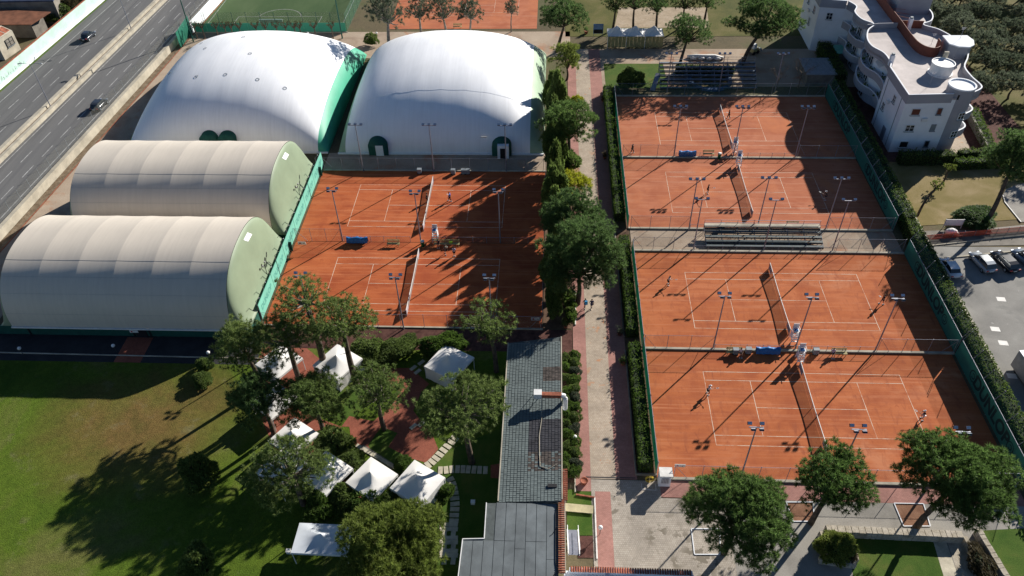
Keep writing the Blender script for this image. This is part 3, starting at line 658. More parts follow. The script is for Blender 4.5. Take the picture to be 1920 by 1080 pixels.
for y, z in ((117.5, 7.7), (120.5, 4.7)): window(ap, (56.97, y, z), 1.0, 1.3, (-1, 0))
MB().box((56.95, 117.5, 1.3), (0.1, 1.3, 2.3)).build('door', M['steel'], ap)
for z in (6.8, 3.4): window(ap, (66.6, 113.68, z), 1.1, 1.2, (0.33, -1))
MB().box((65.0, 113.75, ZR + 0.4), (0.25, 0.1, 0.8)).build('slot_window', M['black'], tw)
for z in (7.6, 4.4, 1.3):
    for y in (126.6, 132.4, 135.0, 143.8, 146.4):
        x = min(W_, key=lambda p: abs(p.y - y)).x + 1.5
        window(ap, (x - 0.04, y, z), 1.9, 2.0, (-1, 0))
    for y in (118.5, 124.0, 129.5, 134.0, 146.0):
        x = min(E_, key=lambda p: abs(p.y - y)).x - 1.3
        window(ap, (x + 0.04, y, z), 1.8, 2.0, (1, 0.0))
for y, z, s in ((154.0, 7.5, 'rust_wall'), (155.5, 4.4, None), (158.5, 7.5, None)): window(ap, (52.77, y, z), 1.0, 1.3, (-1, 0), 'white_metal', s)
window(ap, (54.9, 150.9, 7.4), 1.1, 1.3, (-0.2, -1))
# things on the roof
MB().lathe([(1.95, 0), (1.95, 0.25), (1.75, 0.25), (1.75, 1.75), (1.85, 1.8), (1.85, 2.0), (1.7, 2.0), (1.7, 1.85), (0.02, 1.85)], (65.2, 122.3, ZR + 0.15), 32, False).build('water_tank', M['white_metal'], rf)
pv = MB().prism([(68.3, 128.4), (69.4, 127.4), (71.0, 127.2), (71.9, 128.0), (72.1, 129.6), (71.7, 131.2), (68.3, 131.2)], ZR + 0.16, ZR + 2.4).build('roof_pavilion', M['grey_render'], rf)
MB().prism([(68.1, 128.3), (69.3, 127.2), (71.1, 127.0), (72.1, 127.8), (72.7, 129.6), (72.3, 131.5), (68.1, 131.5)], ZR + 2.4, ZR + 2.6).build('pavilion_roof', M['white_wall'], pv)
bw = catmull([(63.7, 158.0), (63.7, 147.1), (63.8, 140.0), (63.7, 134.2), (63.9, 130.5), (64.8, 128.6), (66.3, 128.2), (67.7, 129.8), (67.9, 131.9)], 5)
band([(p.x, p.y) for p in bw], ZR + 0.16, ZR + 1.9, 0.1, 'rust_screen', M['rust_wall'], rf)
band([(57.9, 139.2), (60, 139.7), (63.6, 139.9)][::-1], ZR + 0.16, ZR + 1.2, 0.15, 'party_wall', M['grey_render'], rf)
band([(63.85, 139.9), (66.5, 139.8), (68.1, 139.6)], ZR + 0.16, ZR + 1.6, 0.12, 'rust_screen', M['rust_wall'], rf)
MB().box((68.2, 149.0, ZR + 1.8), (6.2, 6.5, 3.3)).build('roof_room', M['grey_render'], rf)
for x, y, h in ((57.9, 125.2, 1.9), (65.4, 139.0, 2.2)):
    ch = MB().box((x, y, ZR + 0.16 + h / 2), (0.62, 0.62, h)).build('chimney', M['white_wall'], rf)
    MB().box((x, y, ZR + 0.16 + h + 0.15), (0.45, 0.45, 0.3)).build('chimney_pot', M['grey_plastic'], ch)
for k in range(4): MB().bar((64.0, 141.5 + k * 1.6, ZR + 1.8), (66.5, 140.6 + k * 2.2, ZR + 1.5), 0.05).build('cable_stay', M['terracotta'], rf)
MB().box((66.3, 124.6, ZR + 1.6), (0.7, 0.4, 2.6)).build('vent_box', M['concrete'], rf)

for x, y, h in ((62.0, 118.0, 2.6), (70.6, 130.2, 4.6), (67.5, 133.0, 2.2)):
    an_ = MB().tube([(x, y, ZR + 0.1), (x, y, ZR + h)], 0.03, 5).build('aerial', M['steel'], rf)
    for k in range(4): MB().bar((x - 0.4 + 0.06 * k, y, ZR + h - 0.12 * k), (x + 0.4 - 0.06 * k, y, ZR + h - 0.12 * k), 0.025).build('aerial_rod', M['steel'], an_)
for y in (115.2, 121.8): MB().tube([(56.93, y, 0), (56.93, y, ZR - 0.6)], 0.05, 6).build('downpipe', M['grey_plastic'], ap)
for (x, y, z, n_) in ((56.85, 119.2, 6.3, (-1, 0)), (60.9, 113.5, 6.2, (0, -1)), (52.65, 157.0, 6.0, (-1, 0))):
    MB().box((x + n_[0] * 0.1, y + n_[1] * 0.1, z), (0.8 if n_[1] else 0.32, 0.32 if n_[1] else 0.8, 0.55)).build('air_conditioner', M['white_metal'], ap)
rs_ = np.random.RandomState(77)
for lv in (5.75, 2.55):
    for y in (127.0, 130.5, 134.4, 143.0, 147.0):
        x = min(W_, key=lambda p: abs(p.y - y)).x + 0.6
        P_ = np.array([x, y, lv + 0.75]) + rs_.normal(0, 0.25, (40, 3)); V_ = np.stack([P_ + rs_.normal(0, 0.12, P_.shape), P_ + rs_.normal(0, 0.12, P_.shape), P_ + rs_.normal(0, 0.2, P_.shape)], 1)
        mb = MB(); [mb.add(list(map(tuple, t_)), [(0, 1, 2)]) for t_ in V_]; mb.build('balcony_plant', M['shrub'], ap)
for y in (129.0, 144.8): MB().add([(min(W_, key=lambda p: abs(p.y - y)).x + 1.45, y - 1.2, 8.7), (min(W_, key=lambda p: abs(p.y - y)).x + 1.45, y + 1.2, 8.7), (min(W_, key=lambda p: abs(p.y - y)).x + 0.3, y + 1.2, 8.1), (min(W_, key=lambda p: abs(p.y - y)).x + 0.3, y - 1.2, 8.1)], [(0, 1, 2, 3)]).build('awning', M['tent_white'], ap)
# ------------------------------------------------------------------ clubhouse
cb = thing('clubhouse', 'low clubhouse with a slate roof, felt roof and terracotta tile edging', 'building')
MB().prism([(-4.4, 42.6), (1.3, 42.6), (1.3, 64.9), (-4.4, 64.5)], 0, 3.5).build('wall', M['white_wall'], cb)
RX0, RX1, RZ0, RZ1 = -4.75, 1.65, 3.75, 4.35
def rz_(x): return RZ0 + (x - RX0) / (RX1 - RX0) * (RZ1 - RZ0)
M['slate_gap'] = flat('slate_gap', (0.085, 0.10, 0.10), 0.8, var=0.15)
deck = MB().add([(RX0, 42.4, RZ0 - 0.2), (RX1, 42.4, RZ1 - 0.2), (RX1, 65.2, RZ1 - 0.2), (RX0, 64.6, RZ0 - 0.2), (RX0, 42.4, RZ0), (RX1, 42.4, RZ1), (RX1, 65.2, RZ1), (RX0, 64.6, RZ0)],
    [(0, 1, 2, 3), (4, 5, 6, 7), (0, 1, 5, 4), (1, 2, 6, 5), (2, 3, 7, 6), (3, 0, 4, 7)]).build('slate_roof', M['slate_gap'], cb)
rng = random.Random(11); sl = MB(); sld = MB(); slb = MB()
nx_ = 18; cw = (RX1 - RX0) / nx_
for i in range(nx_):
    y = 42.45 + rng.uniform(0, 0.05)
    while y < 64.4:
        ln = 0.225; x0 = RX0 + i * cw + 0.028; x1 = x0 + cw - 0.056; up = 0.05 + rng.uniform(-0.012, 0.012)
        inpatch = (x0 > -2.1 and 48.3 < y < 52.6); tgt = sld if inpatch else slb if (x0 > -2.2 and 45.9 < y < 48.3 and rng.random() < 0.6) or (x0 > -0.5 and 58.2 < y < 60.3) else sl
        vs = [(x0, y, rz_(x0) + 0.02), (x1, y, rz_(x1) + 0.02), (x1, y + ln, rz_(x1) + 0.02), (x0, y + ln, rz_(x0) + 0.02),
              (x0, y, rz_(x0) + up), (x1, y, rz_(x1) + up), (x1, y + ln, rz_(x1) + up * 0.6), (x0, y + ln, rz_(x0) + up * 0.6)]
        tgt.add(vs, [(4, 5, 6, 7), (0, 1, 5, 4), (1, 2, 6, 5), (2, 3, 7, 6), (3, 0, 4, 7)])
        y += ln + 0.014
M['slate_brown'] = flat('slate_brown', (0.10, 0.082, 0.072), 0.8, var=0.3, scale=2.0)
for mb, mm in ((sl, 'slate'), (sld, 'slate_dark'), (slb, 'slate_brown')):
    o = mb.build('slates', M[mm], deck); o['kind'] = 'stuff'
MB().bar((RX1 + 0.04, 42.6, RZ1 + 0.03), (RX1 + 0.04, 65.2, RZ1 + 0.03), 0.12, 0.12).build('gutter', M['concrete'], cb)
MB().bar((RX0 - 0.05, 42.6, RZ0), (RX0 - 0.05, 64.6, RZ0), 0.12, 0.14).build('gutter', M['concrete'], cb)
# kitchen duct on the slates
du = MB().box((-1.0, 55.35, 5.35), (0.9, 0.8, 0.75)).build('extractor_box', M['white_metal'], cb)
MB().box((0.55, 55.25, 5.35), (2.2, 0.5, 0.5)).build('duct', M['rust_duct'] if 'rust_duct' in M else M['terracotta'], du)
MB().tube([(1.6, 55.25, 5.35), (1.95, 55.25, 5.25), (2.1, 55.25, 4.8), (2.1, 55.25, 3.0)], 0.28, 10).build('duct_elbow', M['white_metal'], du)
for a, b in (((-1.4, 55.0), (-1.8, 54.2)), ((-0.6, 55.0), (-0.5, 54.3)), ((-1.4, 55.7), (-1.6, 56.2)), ((-0.6, 55.7), (-0.5, 56.3))): MB().bar((*a, 5.1), (*b, rz_(b[0])), 0.05).build('support_leg', M['dark_metal'], du)
MB().tube([(-0.6, 55.0, 5.0), (-0.5, 53, rz_(-0.5) + 0.1), (-0.75, 50.5, rz_(-0.75) + 0.1), (-0.7, 48.2, rz_(-0.7) + 0.1), (-0.6, 46.6, rz_(-0.6) + 0.1), (0.3, 46.2, rz_(0.3) + 0.1), (1.2, 46.8, rz_(1.2) + 0.1)], 0.035, 6).build('cable', M['concrete'], du)
MB().box((0.7, 44.2, rz_(0.7) + 0.10), (0.95, 0.4, 0.08)).build('roof_hatch', M['black'], deck)
# felt roof with its sheets
FZ = 4.0
fo = [(-5.95, 42.2), (1.3, 42.4), (1.35, 28.0), (-8.2, 28.0), (-8.0, 38.15), (-5.9, 38.25)]
MB().prism([(p[0] * 0.97 + 0.02, p[1] - 0.25 if p[1] > 40 else p[1] - 0.1) for p in fo], 0, FZ - 0.25).build('wall', M['white_wall'], cb)
fr = MB().prism(fo, FZ - 0.25, FZ - 0.03).build('felt_roof', M['slate_gap'], cb)
rng = random.Random(4)
x = -8.0
while x < 1.2:
    x1 = min(x + 1.02, 1.3); top = 42.3 if x > -5.95 else 38.1; y = top
    while y > 28.2:
        ln = min(rng.choice((4.2, 5.0, 6.0)), y - 28.05); xm0 = max(x, -5.9) if y > 38.2 else x
        MB().box(((xm0 + x1) / 2, y - ln / 2, FZ + rng.uniform(-0.004, 0.004)), (x1 - xm0 - 0.05, ln - 0.04, 0.03)).build('roof_sheet', M['felt'], fr)
        y -= ln
    x = x1
for a, b in ((fo[0], fo[5]), (fo[5], fo[4]), (fo[4], fo[3])):
    MB().bar((*a, FZ + 0.05), (*b, FZ + 0.03), 0.08, 0.12).build('fascia', M['white_metal'], fr)
# terracotta tiles: half-round, laid side by side
def tile_mesh():
    mb = MB(); n = 6; vs = []; L = 0.62
    for y, s in ((-L / 2, 1.0), (L / 2, 0.86)):
        for k in range(n + 1): a = math.pi * k / n; vs.append((0.10 * s * math.cos(a), y, 0.09 * s * math.sin(a) + (0.02 if y < 0 else 0)))
        for k in range(n + 1): a = math.pi * k / n; vs.append((0.085 * s * math.cos(a), y, 0.072 * s * math.sin(a) + (0.02 if y < 0 else 0)))
    m = n + 1; fs = []
    for k in range(n): fs += [(k, k + 1, 2 * m + k + 1, 2 * m + k), (m + k + 1, m + k, 3 * m + k, 3 * m + k + 1), (k, m + k, m + k + 1, k + 1)]
    return mb.add(vs, fs).mesh('roof_tile', M['terracotta'], False)
TILE = tile_mesh()
rng = random.Random(2)
y = 46.2
while y > 34.9:
    x = 1.95 if y > 42.6 else 1.62
    link('roof_tile', TILE, cb, (x, y, FZ + 0.22 + rng.uniform(-0.01, 0.01)), R_(90) + rng.uniform(-0.04, 0.04)); y -= 0.235
MB().box((1.75, 40.6, FZ - 0.05), (0.55, 11.2, 0.25)).build('tile_bed', M['concrete'], cb)
MB().tube([(1.25, 42.2, FZ + 0.1), (1.05, 41.2, FZ + 0.08), (1.05, 36.0, FZ + 0.08), (1.3, 35.0, FZ + 0.1)], 0.05, 6).build('hose', M['dark_metal'], fr)
for x, y in ((0.7, 38.9), (0.8, 34.6), (0.95, 34.4)): MB().tube([(x, y, FZ), (x + 0.5, y + 0.6, FZ + 0.5)], 0.04, 6).build('stub_pipe', M['dark_metal'], fr)
# low white annexe with tiled parapet
an = thing('annexe', 'low white annexe with a terracotta tiled parapet below the clubhouse stairs', 'building')
ax0, ax1, ay = 2.6, 13.9, 36.0
MB().prism([(1.9, 24.0), (ax1 + 0.3, 24.0), (ax1 + 0.3, ay + 0.1), (1.9, ay + 0.1)], 0, 2.3).build('wall', M['white_wall'], an)
pr_ = MB().box(((ax0 + ax1) / 2, ay, 2.55), (ax1 - ax0 + 0.4, 0.4, 0.5)).build('parapet', M['white_wall'], an)
MB().box((ax1 + 0.1, ay - 3.2, 2.55), (0.35, 6.0, 0.5)).build('parapet', M['white_wall'], an)
MB().box((6.0, ay - 3.4, 2.5), (0.4, 6.4, 0.4)).build('parapet', M['white_wall'], an)
x = ax0
while x < ax1 + 0.1:
    link('roof_tile', TILE, pr_, (x, ay, 2.8 + rng.uniform(-0.01, 0.01)), rng.uniform(-0.05, 0.05)); x += 0.235
MB().tube([(12.0, ay - 0.6, 2.45), (13.6, ay - 0.5, 2.5)], 0.12, 8).build('rolled_cloth', M['tent_blue'], an)

# ------------------------------------------------------------------ houses beyond the highway
h1 = thing('tin_roof_shed', 'shed with a broad rust brown metal roof beyond the mint wall', 'building')
q = [at(0, 18, 4), at(95, 22, 4), at(58, 46, 3.4), at(0, 46, 3.4), at(-90, 44, 3.4), at(-90, 14, 4)]
MB().add([tuple(p) for p in q] + [(p.x, p.y, p.z - 0.15) for p in q], [(0, 1, 2, 3, 4, 5), (11, 10, 9, 8, 7, 6)] + [(i, (i + 1) % 6, (i + 1) % 6 + 6, i + 6) for i in range(6)]).build('roof', flat('rust_roof', (0.24, 0.10, 0.055), 0.8, var=0.2, scale=0.6), h1)
MB().prism([(q[4].x, q[4].y + 1), (q[3].x, q[3].y + 1), (q[2].x - 0.5, q[2].y + 0.7), (q[1].x - 2, q[1].y - 0.5), (q[5].x, q[5].y - 0.5)], 0, 3.2).build('wall', M['concrete_dark'], h1)
h2 = thing('small_house', 'small cream house with three brown tile panels on its sloped roof edge', 'building')
c0 = at(10, 113, 0); c1 = at(40, 92, 0)
dx = (c1 - c0).normalized(); nx2 = Vector((-dx.y, dx.x, 0)); Lh = 5.2
w4 = [c0, c0 + dx * Lh, c0 + dx * Lh + nx2 * 9, c0 + nx2 * 9]
MB().prism(w4, 0, 4.2).build('wall', M['concrete'], h2)
rp = MB().add([tuple(w4[0] + Vector((0, 0, 4.25))), tuple(w4[1] + Vector((0, 0, 4.25))), tuple(w4[1] + nx2 * 2.2 + Vector((0, 0, 5.2))), tuple(w4[0] + nx2 * 2.2 + Vector((0, 0, 5.2)))], [(0, 1, 2, 3)]).build('roof', M['concrete'], h2)
for k in range(3):
    a = w4[0] + dx * (0.25 + k * 1.65) + nx2 * 0.25 + Vector((0, 0, 4.4)); MB().add([tuple(a), tuple(a + dx * 1.4), tuple(a + dx * 1.4 + nx2 * 1.6 + Vector((0, 0, 0.72))), tuple(a + nx2 * 1.6 + Vector((0, 0, 0.72)))], [(0, 1, 2, 3)]).build('tile_panel', M['terracotta'], rp)
MB().prism([tuple(w4[0] + nx2 * 2.2), tuple(w4[1] + nx2 * 2.2), tuple(w4[2]), tuple(w4[3])], 4.2, 5.1).build('upper_roof', M['terracotta'], h2)
window(h2, c0 + dx * 3.2 + Vector((0, 0, 2.6)) - nx2 * 0.02, 2.2, 1.5, (-nx2.x, -nx2.y), 'dark_metal', 'concrete_dark')
h3 = thing('dark_warehouse', 'dark blue roofed warehouse with a striped awning beyond the brown shed', 'building')
qa = [at(-60, -20, 5), at(110, -14, 5), at(100, 3, 5), at(-60, 6, 5)]
MB().prism(qa, 0, 5).build('wall', M['concrete_dark'], h3)
MB().prism([(p.x, p.y) for p in qa], 5.0, 5.3).build('roof', flat('blue_roof', (0.03, 0.045, 0.09), 0.6, var=0.15), h3)
for k, mm in enumerate(('paint', 'terracotta', 'bin_green', 'terracotta', 'tent_blue')):
    a = at(72 + k * 7.5, 21 - k * 4.6, 2.6); MB().box((a.x, a.y, 2.6), (1.6, 1.0, 0.12), 0.5).build('awning_panel', M[mm], h3)
bx_ = thing('stacked_crates', 'pile of turquoise sheeting on a crate beside the brown roof', 'crate', at(58, 14, 0))
MB().box((0, 0, 1.2), (2.2, 1.8, 2.4), 0.5).build('crate', M['concrete_dark'], bx_)
MB().box((0.2, 0.1, 2.6), (2.0, 1.6, 0.5), 0.4, 0.8).build('sheeting', flat('turquoise', (0.06, 0.35, 0.42), 0.5), bx_)
# ------------------------------------------------------------------ vegetation
def tri_mesh(name, V, mat):
    """V: (n, 3, 3) triangle corners, each a leaf-sized face"""
    n = len(V); me = bpy.data.meshes.new(name)
    me.vertices.add(n * 3); me.loops.add(n * 3); me.polygons.add(n)
    me.vertices.foreach_set('co', V.reshape(-1).astype(np.float32))
    me.loops.foreach_set('vertex_index', np.arange(n * 3, dtype=np.int32))
    me.polygons.foreach_set('loop_start', np.arange(0, n * 3, 3, dtype=np.int32))
    me.polygons.foreach_set('loop_total', np.full(n, 3, dtype=np.int32))
    me.update(); me.validate(); me.materials.append(mat); return me
def unit(a): return a / np.maximum(np.linalg.norm(a, axis=-1, keepdims=True), 1e-6)
def blades(rs, P, Nn, k, ln, wd, spread):
    """k blades at each point P, fanned about the outward direction Nn"""
    n = len(P); P = np.repeat(P, k, 0); D = unit(np.repeat(Nn, k, 0) + rs.normal(0, spread, (n * k, 3)))
    S = unit(np.cross(D, rs.normal(0, 1, (n * k, 3)))); L = ln * rs.uniform(0.6, 1.3, (n * k, 1)); W = wd * rs.uniform(0.7, 1.3, (n * k, 1))
    B = P - D * L * 0.35
    return np.stack([B - S * W * 0.5, B + S * W * 0.5, P + D * L * 0.65], 1)
def sphere_pts(rs, n): return unit(rs.normal(0, 1, (n, 3)))
def crown_clumps(rs, n, rx, ry, rz, shell=0.8, low=-0.35):
    """clump centres spread over the upper shell of an ellipsoid, pushed apart"""
    out = []; ph = rs.uniform(0, 6.28, 3)
    for _ in range(n * 30):
        d = sphere_pts(rs, 1)[0]
        if d[2] < low: continue
        f = shell * rs.uniform(0.80, 1.08) if rs.random() < 0.8 else rs.uniform(0.3, 0.7)
        c = d * f * (1 + 0.16 * math.sin(3.1 * d[0] + ph[0]) * math.cos(2.7 * d[1] + ph[1]) + 0.12 * math.sin(5.0 * d[1] + ph[2]))
        if all(np.linalg.norm(c - o) > 1.35 / math.sqrt(n) * (1.0 if len(out) < n * 0.7 else 0.7) for o in out): out.append(c)
        if len(out) >= n: break
    return np.array(out) * [rx, ry, rz]
def pine(name, seed, rx, ry, rz, clumps, dens, rc, mat, trunk_h, lean=(0, 0), open_=False, bark='bark', ln=0.46, wd=0.062, label=None, cat='tree', limb_bark=None, low=-0.35, k=26, rp_sz=0.40):
    """trunk foot at the origin, crown centre at (lean, trunk_h); returns thing with trunk, limbs and crown"""
    rs = np.random.RandomState(seed); t = thing(name, label or '', cat)
    ctr = np.array([lean[0], lean[1], trunk_h])
    C = crown_clumps(rs, clumps, rx, ry, rz, 0.80, low)
    tris = []
    PC = []; PN = []
    for c in C:
        r = rc * rs.uniform(0.6, 1.2); m = max(7, int(dens * 0.13 * (r / rc) ** 2 * (rc / rp_sz) ** 2 * (0.25 if open_ else 0.36)))
        d = sphere_pts(rs, m); d[:, 2] = np.abs(d[:, 2]) * np.where(rs.random(m) < 0.8, 1, -0.6)
        PC.append(ctr + c + d * np.array([1.2, 1.2, 0.62]) * r * rs.uniform(0.7, 1.08, (m, 1))); PN.append(unit(d + 0.5 * unit(c) + [0, 0, 0.5]))
    PC = np.concatenate(PC); PN = np.concatenate(PN); rr = rp_sz * rs.uniform(0.65, 1.25, (len(PC), 1))
    PCk = np.repeat(PC, k, 0); Rk = np.repeat(rr, k, 0); D = unit(np.repeat(PN, k, 0) * 0.75 + rs.normal(0, 0.75, (len(PCk), 3)))
    S = unit(np.cross(D, rs.normal(0, 1, (len(PCk), 3)))); B = PCk + D * Rk * rs.uniform(0.0, 0.35, (len(PCk), 1)); T = PCk + D * Rk * rs.uniform(0.8, 1.35, (len(PCk), 1))
    tris.append(np.stack([B - S * wd * 0.5, B + S * wd * 0.5, T], 1))
    link('crown', tri_mesh('crown', np.concatenate(tris), mat), t)
    tr = MB(); base_r = 0.045 * (rx + trunk_h) * 0.55 + 0.08
    fork = Vector((lean[0] * 0.8, lean[1] * 0.8, trunk_h - rz * 0.55))
    mid = Vector((lean[0] * 0.35 + rs.uniform(-.2, .2), lean[1] * 0.35 + rs.uniform(-.2, .2), fork.z * 0.5))
    tr.tube(catmull([(0, 0, -0.1), tuple(mid), tuple(fork)], 5), [base_r * (1 - 0.045 * i) for i in range(11)], 9)
    tk = tr.build('trunk', M[bark], t, True)
    lb = MB()
    for c in C[:: (1 if open_ else 2)]:
        e = Vector(ctr + c * 0.93); s = fork + (Vector((lean[0], lean[1], trunk_h)) - fork) * rs.uniform(0, 0.5)
        m1 = s.lerp(e, 0.45) + Vector((rs.uniform(-.35, .35), rs.uniform(-.35, .35), -0.12 * (e - s).length * (0.5 if open_ else 1)))
        lb.tube(catmull([tuple(s), tuple(m1), tuple(e)], 3), [base_r * 0.42, base_r * 0.36, base_r * 0.30, base_r * 0.25, base_r * 0.2, base_r * 0.14, base_r * 0.08], 5)
    lb.build('limbs', M[limb_bark or bark], tk, True)
    return t
def put(o, p, rz=0.0, s=1.0, label=None, group=None, first=[set()]):
    """move the prototype itself the first time, then copy it"""
    if o.name in first[0]: c = copy_tree(o)
    else: first[0].add(o.name); c = o
    c.location = (p[0], p[1], p[2] if len(p) > 2 else 0.0); c.rotation_euler = (0, 0, rz)
    c.scale = (s, s, s) if not hasattr(s, '__len__') else s
    if label: c['label'] = label
    if group: c['group'] = group
    return c
def foot(px, py, zc): p = at(px, py, zc); return Vector((p.x, p.y, 0)), depth(p) / FPX

# umbrella pines seen large: own prototype each
def hero(px, py, rxp, rzf, zc, seed, mat, label, clumps=46, dens=75, lean=(0, 0), **kw):
    f, mpp = foot(px, py, zc); r = rxp * mpp * 1.06
    o = pine('pine_tree', seed, r * 0.92, r * 0.92, r * rzf, clumps, dens, kw.pop('rc', r * 0.235), M[mat], zc, lean, label=label, **kw)
    o.location = (f.x - lean[0], f.y - lean[1], 0); return o
hero(1388, 968, 93, 0.82, 6.4, 1, 'pine_green', 'broad pine shading the forecourt next to the white kiosk', 74, 130, lean=(0.6, 0.4))
hero(1565, 905, 78, 0.80, 6.6, 2, 'pine_green', 'round pine growing from the pit above the planter shrub', 50, 110, lean=(0.9, 0.6))
hero(1793, 903, 102, 0.70, 7.2, 3, 'pine_green', 'widest pine on the plaza, reaching over the lower right court fence', 66, 125, lean=(1.9, 1.0), low=-0.2)
hero(735, 1040, 106, 0.80, 5.6, 4, 'needle_bright', 'dense rounded yellow green pine beside the hip roofed tent', 64, 130)
hero(1087, 486, 76, 1.0, 8.0, 5, 'needle_dark', 'tallest dark pine of the avenue, above the two walkers', 66, 120, low=-0.6)
hero(1080, 416, 66, 0.80, 7.0, 6, 'needle_dark', 'dark pine of the avenue between the lime shrub and the tallest pine', 50, 105)
hero(1068, 236, 53, 0.92, 8.2, 7, 'pine_green', 'ball shaped green pine of the avenue beside the white dome doorway', 50, 105, low=-0.6)
hero(868, 765, 84, 0.52, 8.2, 8, 'needle', 'open flat topped pine by the stepping stones near the slate roof', 40, 95, open_=True, limb_bark='bark_pale', lean=(-0.6, 1.2), rc=1.15)
hero(915, 608, 54, 0.62, 7.4, 9, 'needle', 'slender pine leaning over the walk behind the single tent by the hedge', 26, 85, open_=True, limb_bark='bark_pale', lean=(-0.8, 1.0), rc=0.95)
hero(705, 735, 55, 0.95, 6.8, 10, 'needle', 'upright pine rising from the red brick terrace', 36, 85, open_=True, limb_bark='bark_pale', rc=1.0)
hero(588, 752, 63, 0.80, 6.8, 11, 'needle', 'bushy pine standing between the garden tents and the small lawn', 42, 95, rc=1.05)
hero(545, 882, 83, 0.62, 6.4, 12, 'needle', 'pine spreading over the lowest corner tents of the garden', 42, 95, open_=True, limb_bark='bark_pale', rc=1.15)
hero(640, 605, 64, 0.58, 11.2, 13, 'needle', 'tall pine whose crown hides the left end of the lower left court', 32, 95, open_=True, limb_bark='bark_pale', rc=1.2)
hero(572, 560, 60, 0.45, 12.6, 14, 'needle', 'tallest garden pine with bare forked limbs in front of the clay', 24, 70, open_=True, limb_bark='bark_pale', rc=0.95)
hero(536, 632, 62, 0.60, 9.6, 15, 'needle', 'pine leaning by the teal banner fence above the garden tents', 32, 90, open_=True, limb_bark='bark_pale', rc=1.1)
hero(458, 650, 55, 1.05, 7.6, 16, 'needle', 'ragged pine at the hangar corner next to the clipped shrubs', 36, 85, rc=1.05)
hero(488, 748, 54, 0.9, 6.6, 17, 'needle_dark', 'dark pine on the lawn side of the garden tents', 34, 85, rc=1.05)
hero(1902, 305, 58, 0.75, 9.2, 18, 'needle_dark', 'leaning pine on the dry lawn beside the curved path', 40, 95, lean=(2.0, 3.2), rc=1.3)
hero(1436, 38, 72, 0.55, 8.4, 19, 'needle_dark', 'wide umbrella pine over the yard machine near the apartment house', 44, 95, lean=(3.4, 1.6), rc=1.6)
hero(1292, 62, 46, 0.62, 7.6, 20, 'needle_dark', 'umbrella pine beside the triple peaked canopy', 34, 90, lean=(1.4, 0.8), open_=True, rc=1.2)
hero(1060, 34, 50, 0.62, 7.0, 21, 'needle_dark', 'umbrella pine at the corner of the far clay court', 36, 90, lean=(1.6, 0.6), rc=1.3)

# slim far trees behind the domes and the canopy
P_far = pine('pine_tree', 31, 3.4, 3.4, 2.9, 26, 70, 1.05, M['needle_dark'], 6.0, (0.4, 0.2), True, limb_bark='bark')
P_euc = pine('eucalyptus_tree', 32, 3.3, 3.3, 3.0, 26, 70, 1.05, M['olive'], 6.6, (0.3, 0.0), True, bark='bark_pale')
gf = 'pines behind the peaked canopy'
for i, (x, y, s, l) in enumerate(((1152, 8, 0.95, 'slim pine beside the beach court, nearest the blue notice board'), (1192, 6, 1.0, 'slim pine behind the canopy, second from the notice board'), (1236, 8, 1.05, 'slim pine behind the canopy, third from the notice board'),
        (1282, 4, 0.95, 'slim pine behind the canopy, fourth from the notice board'), (1326, 2, 1.0, 'slim pine at the end of the beach court'))):
    f, m = foot(x, y, 6.0 * s); put(P_far, f, i * 1.7, s, l, gf)
ge = 'pale trees between the domes and the far clay courts'
for i, (x, y, s, l) in enumerate(((722, 26, 1.35, 'largest grey green tree behind the gap between the two domes'), (786, 22, 1.05, 'grey green tree at the near corner of the far clay court'), (832, 22, 1.0, 'thin grey green tree behind the dome ridge'),
        (880, 24, 0.95, 'pale grey green tree with a white trunk behind the dome ridge'))):
    f, m = foot(x, y, 6.6 * s); put(P_euc, f, i * 2.1, s, l, ge)
f, m = foot(958, 26, 4.0); o = put(P_euc, f, 0.4, (0.5, 0.5, 0.75), 'narrow weeping tree at the edge of the far clay court'); 
f, m = foot(1064, 112, 4.2); o = pine('willow_tree', 33, 2.4, 2.4, 4.1, 40, 80, 0.85, M['needle_bright'], 4.4, label='yellow green upright tree at the dome corner on the avenue', low=-0.95); o.location = f

# shrubs: dense leafy balls and mounds
def shrub_mesh(seed, n=900, ln=0.20, wd=0.09, mat='shrub', lump=0.32, low=-0.4):
    rs = np.random.RandomState(seed); d = sphere_pts(rs, n * 2); d = d[d[:, 2] > low][:n]
    w = sphere_pts(rs, 16); bumps = np.max(np.maximum(0, d @ w.T) ** 9, axis=1, keepdims=True)
    P = d * (1 - lump + lump * 1.35 * bumps) * rs.uniform(0.88, 1.03, (len(d), 1))
    return tri_mesh('foliage', blades(rs, P, unit(d + [0, 0, 0.3]), 5, ln, wd * 0.8, 0.7), M[mat])
SHRUB = {}
def shrub(px, py, rx, label, mat='shrub', ry=None, rz=None, h=None, name='shrub', group=None, z0=None, seed=0, world=None, n=900):
    """rx, ry, rz in metres; centre at pixel (px, py)"""
    ry = ry or rx; rz = rz or rx * 0.85; zc = rz * 0.75 if z0 is None else z0
    key = (mat, seed % 3, n)
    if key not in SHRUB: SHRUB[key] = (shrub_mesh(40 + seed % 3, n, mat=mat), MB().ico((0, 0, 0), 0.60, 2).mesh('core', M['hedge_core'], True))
    p = Vector((*world, 0)) if world else at(px, py, zc)
    t = thing(name, label, 'shrub', (p.x, p.y, zc), seed * 0.7, group)
    t.scale = (rx, ry, rz)
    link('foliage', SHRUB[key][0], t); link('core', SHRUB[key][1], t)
    return t
shrub(383, 686, 1.15, 'clipped round shrub on the lawn touching the hangar kerb', 'shrub', name='topiary_shrub', seed=0, n=1600)
shrub(379, 712, 1.25, 'clipped round shrub on the lawn with a flat top, beside its twin', 'shrub', name='topiary_shrub', rz=0.85, seed=1, n=1600)
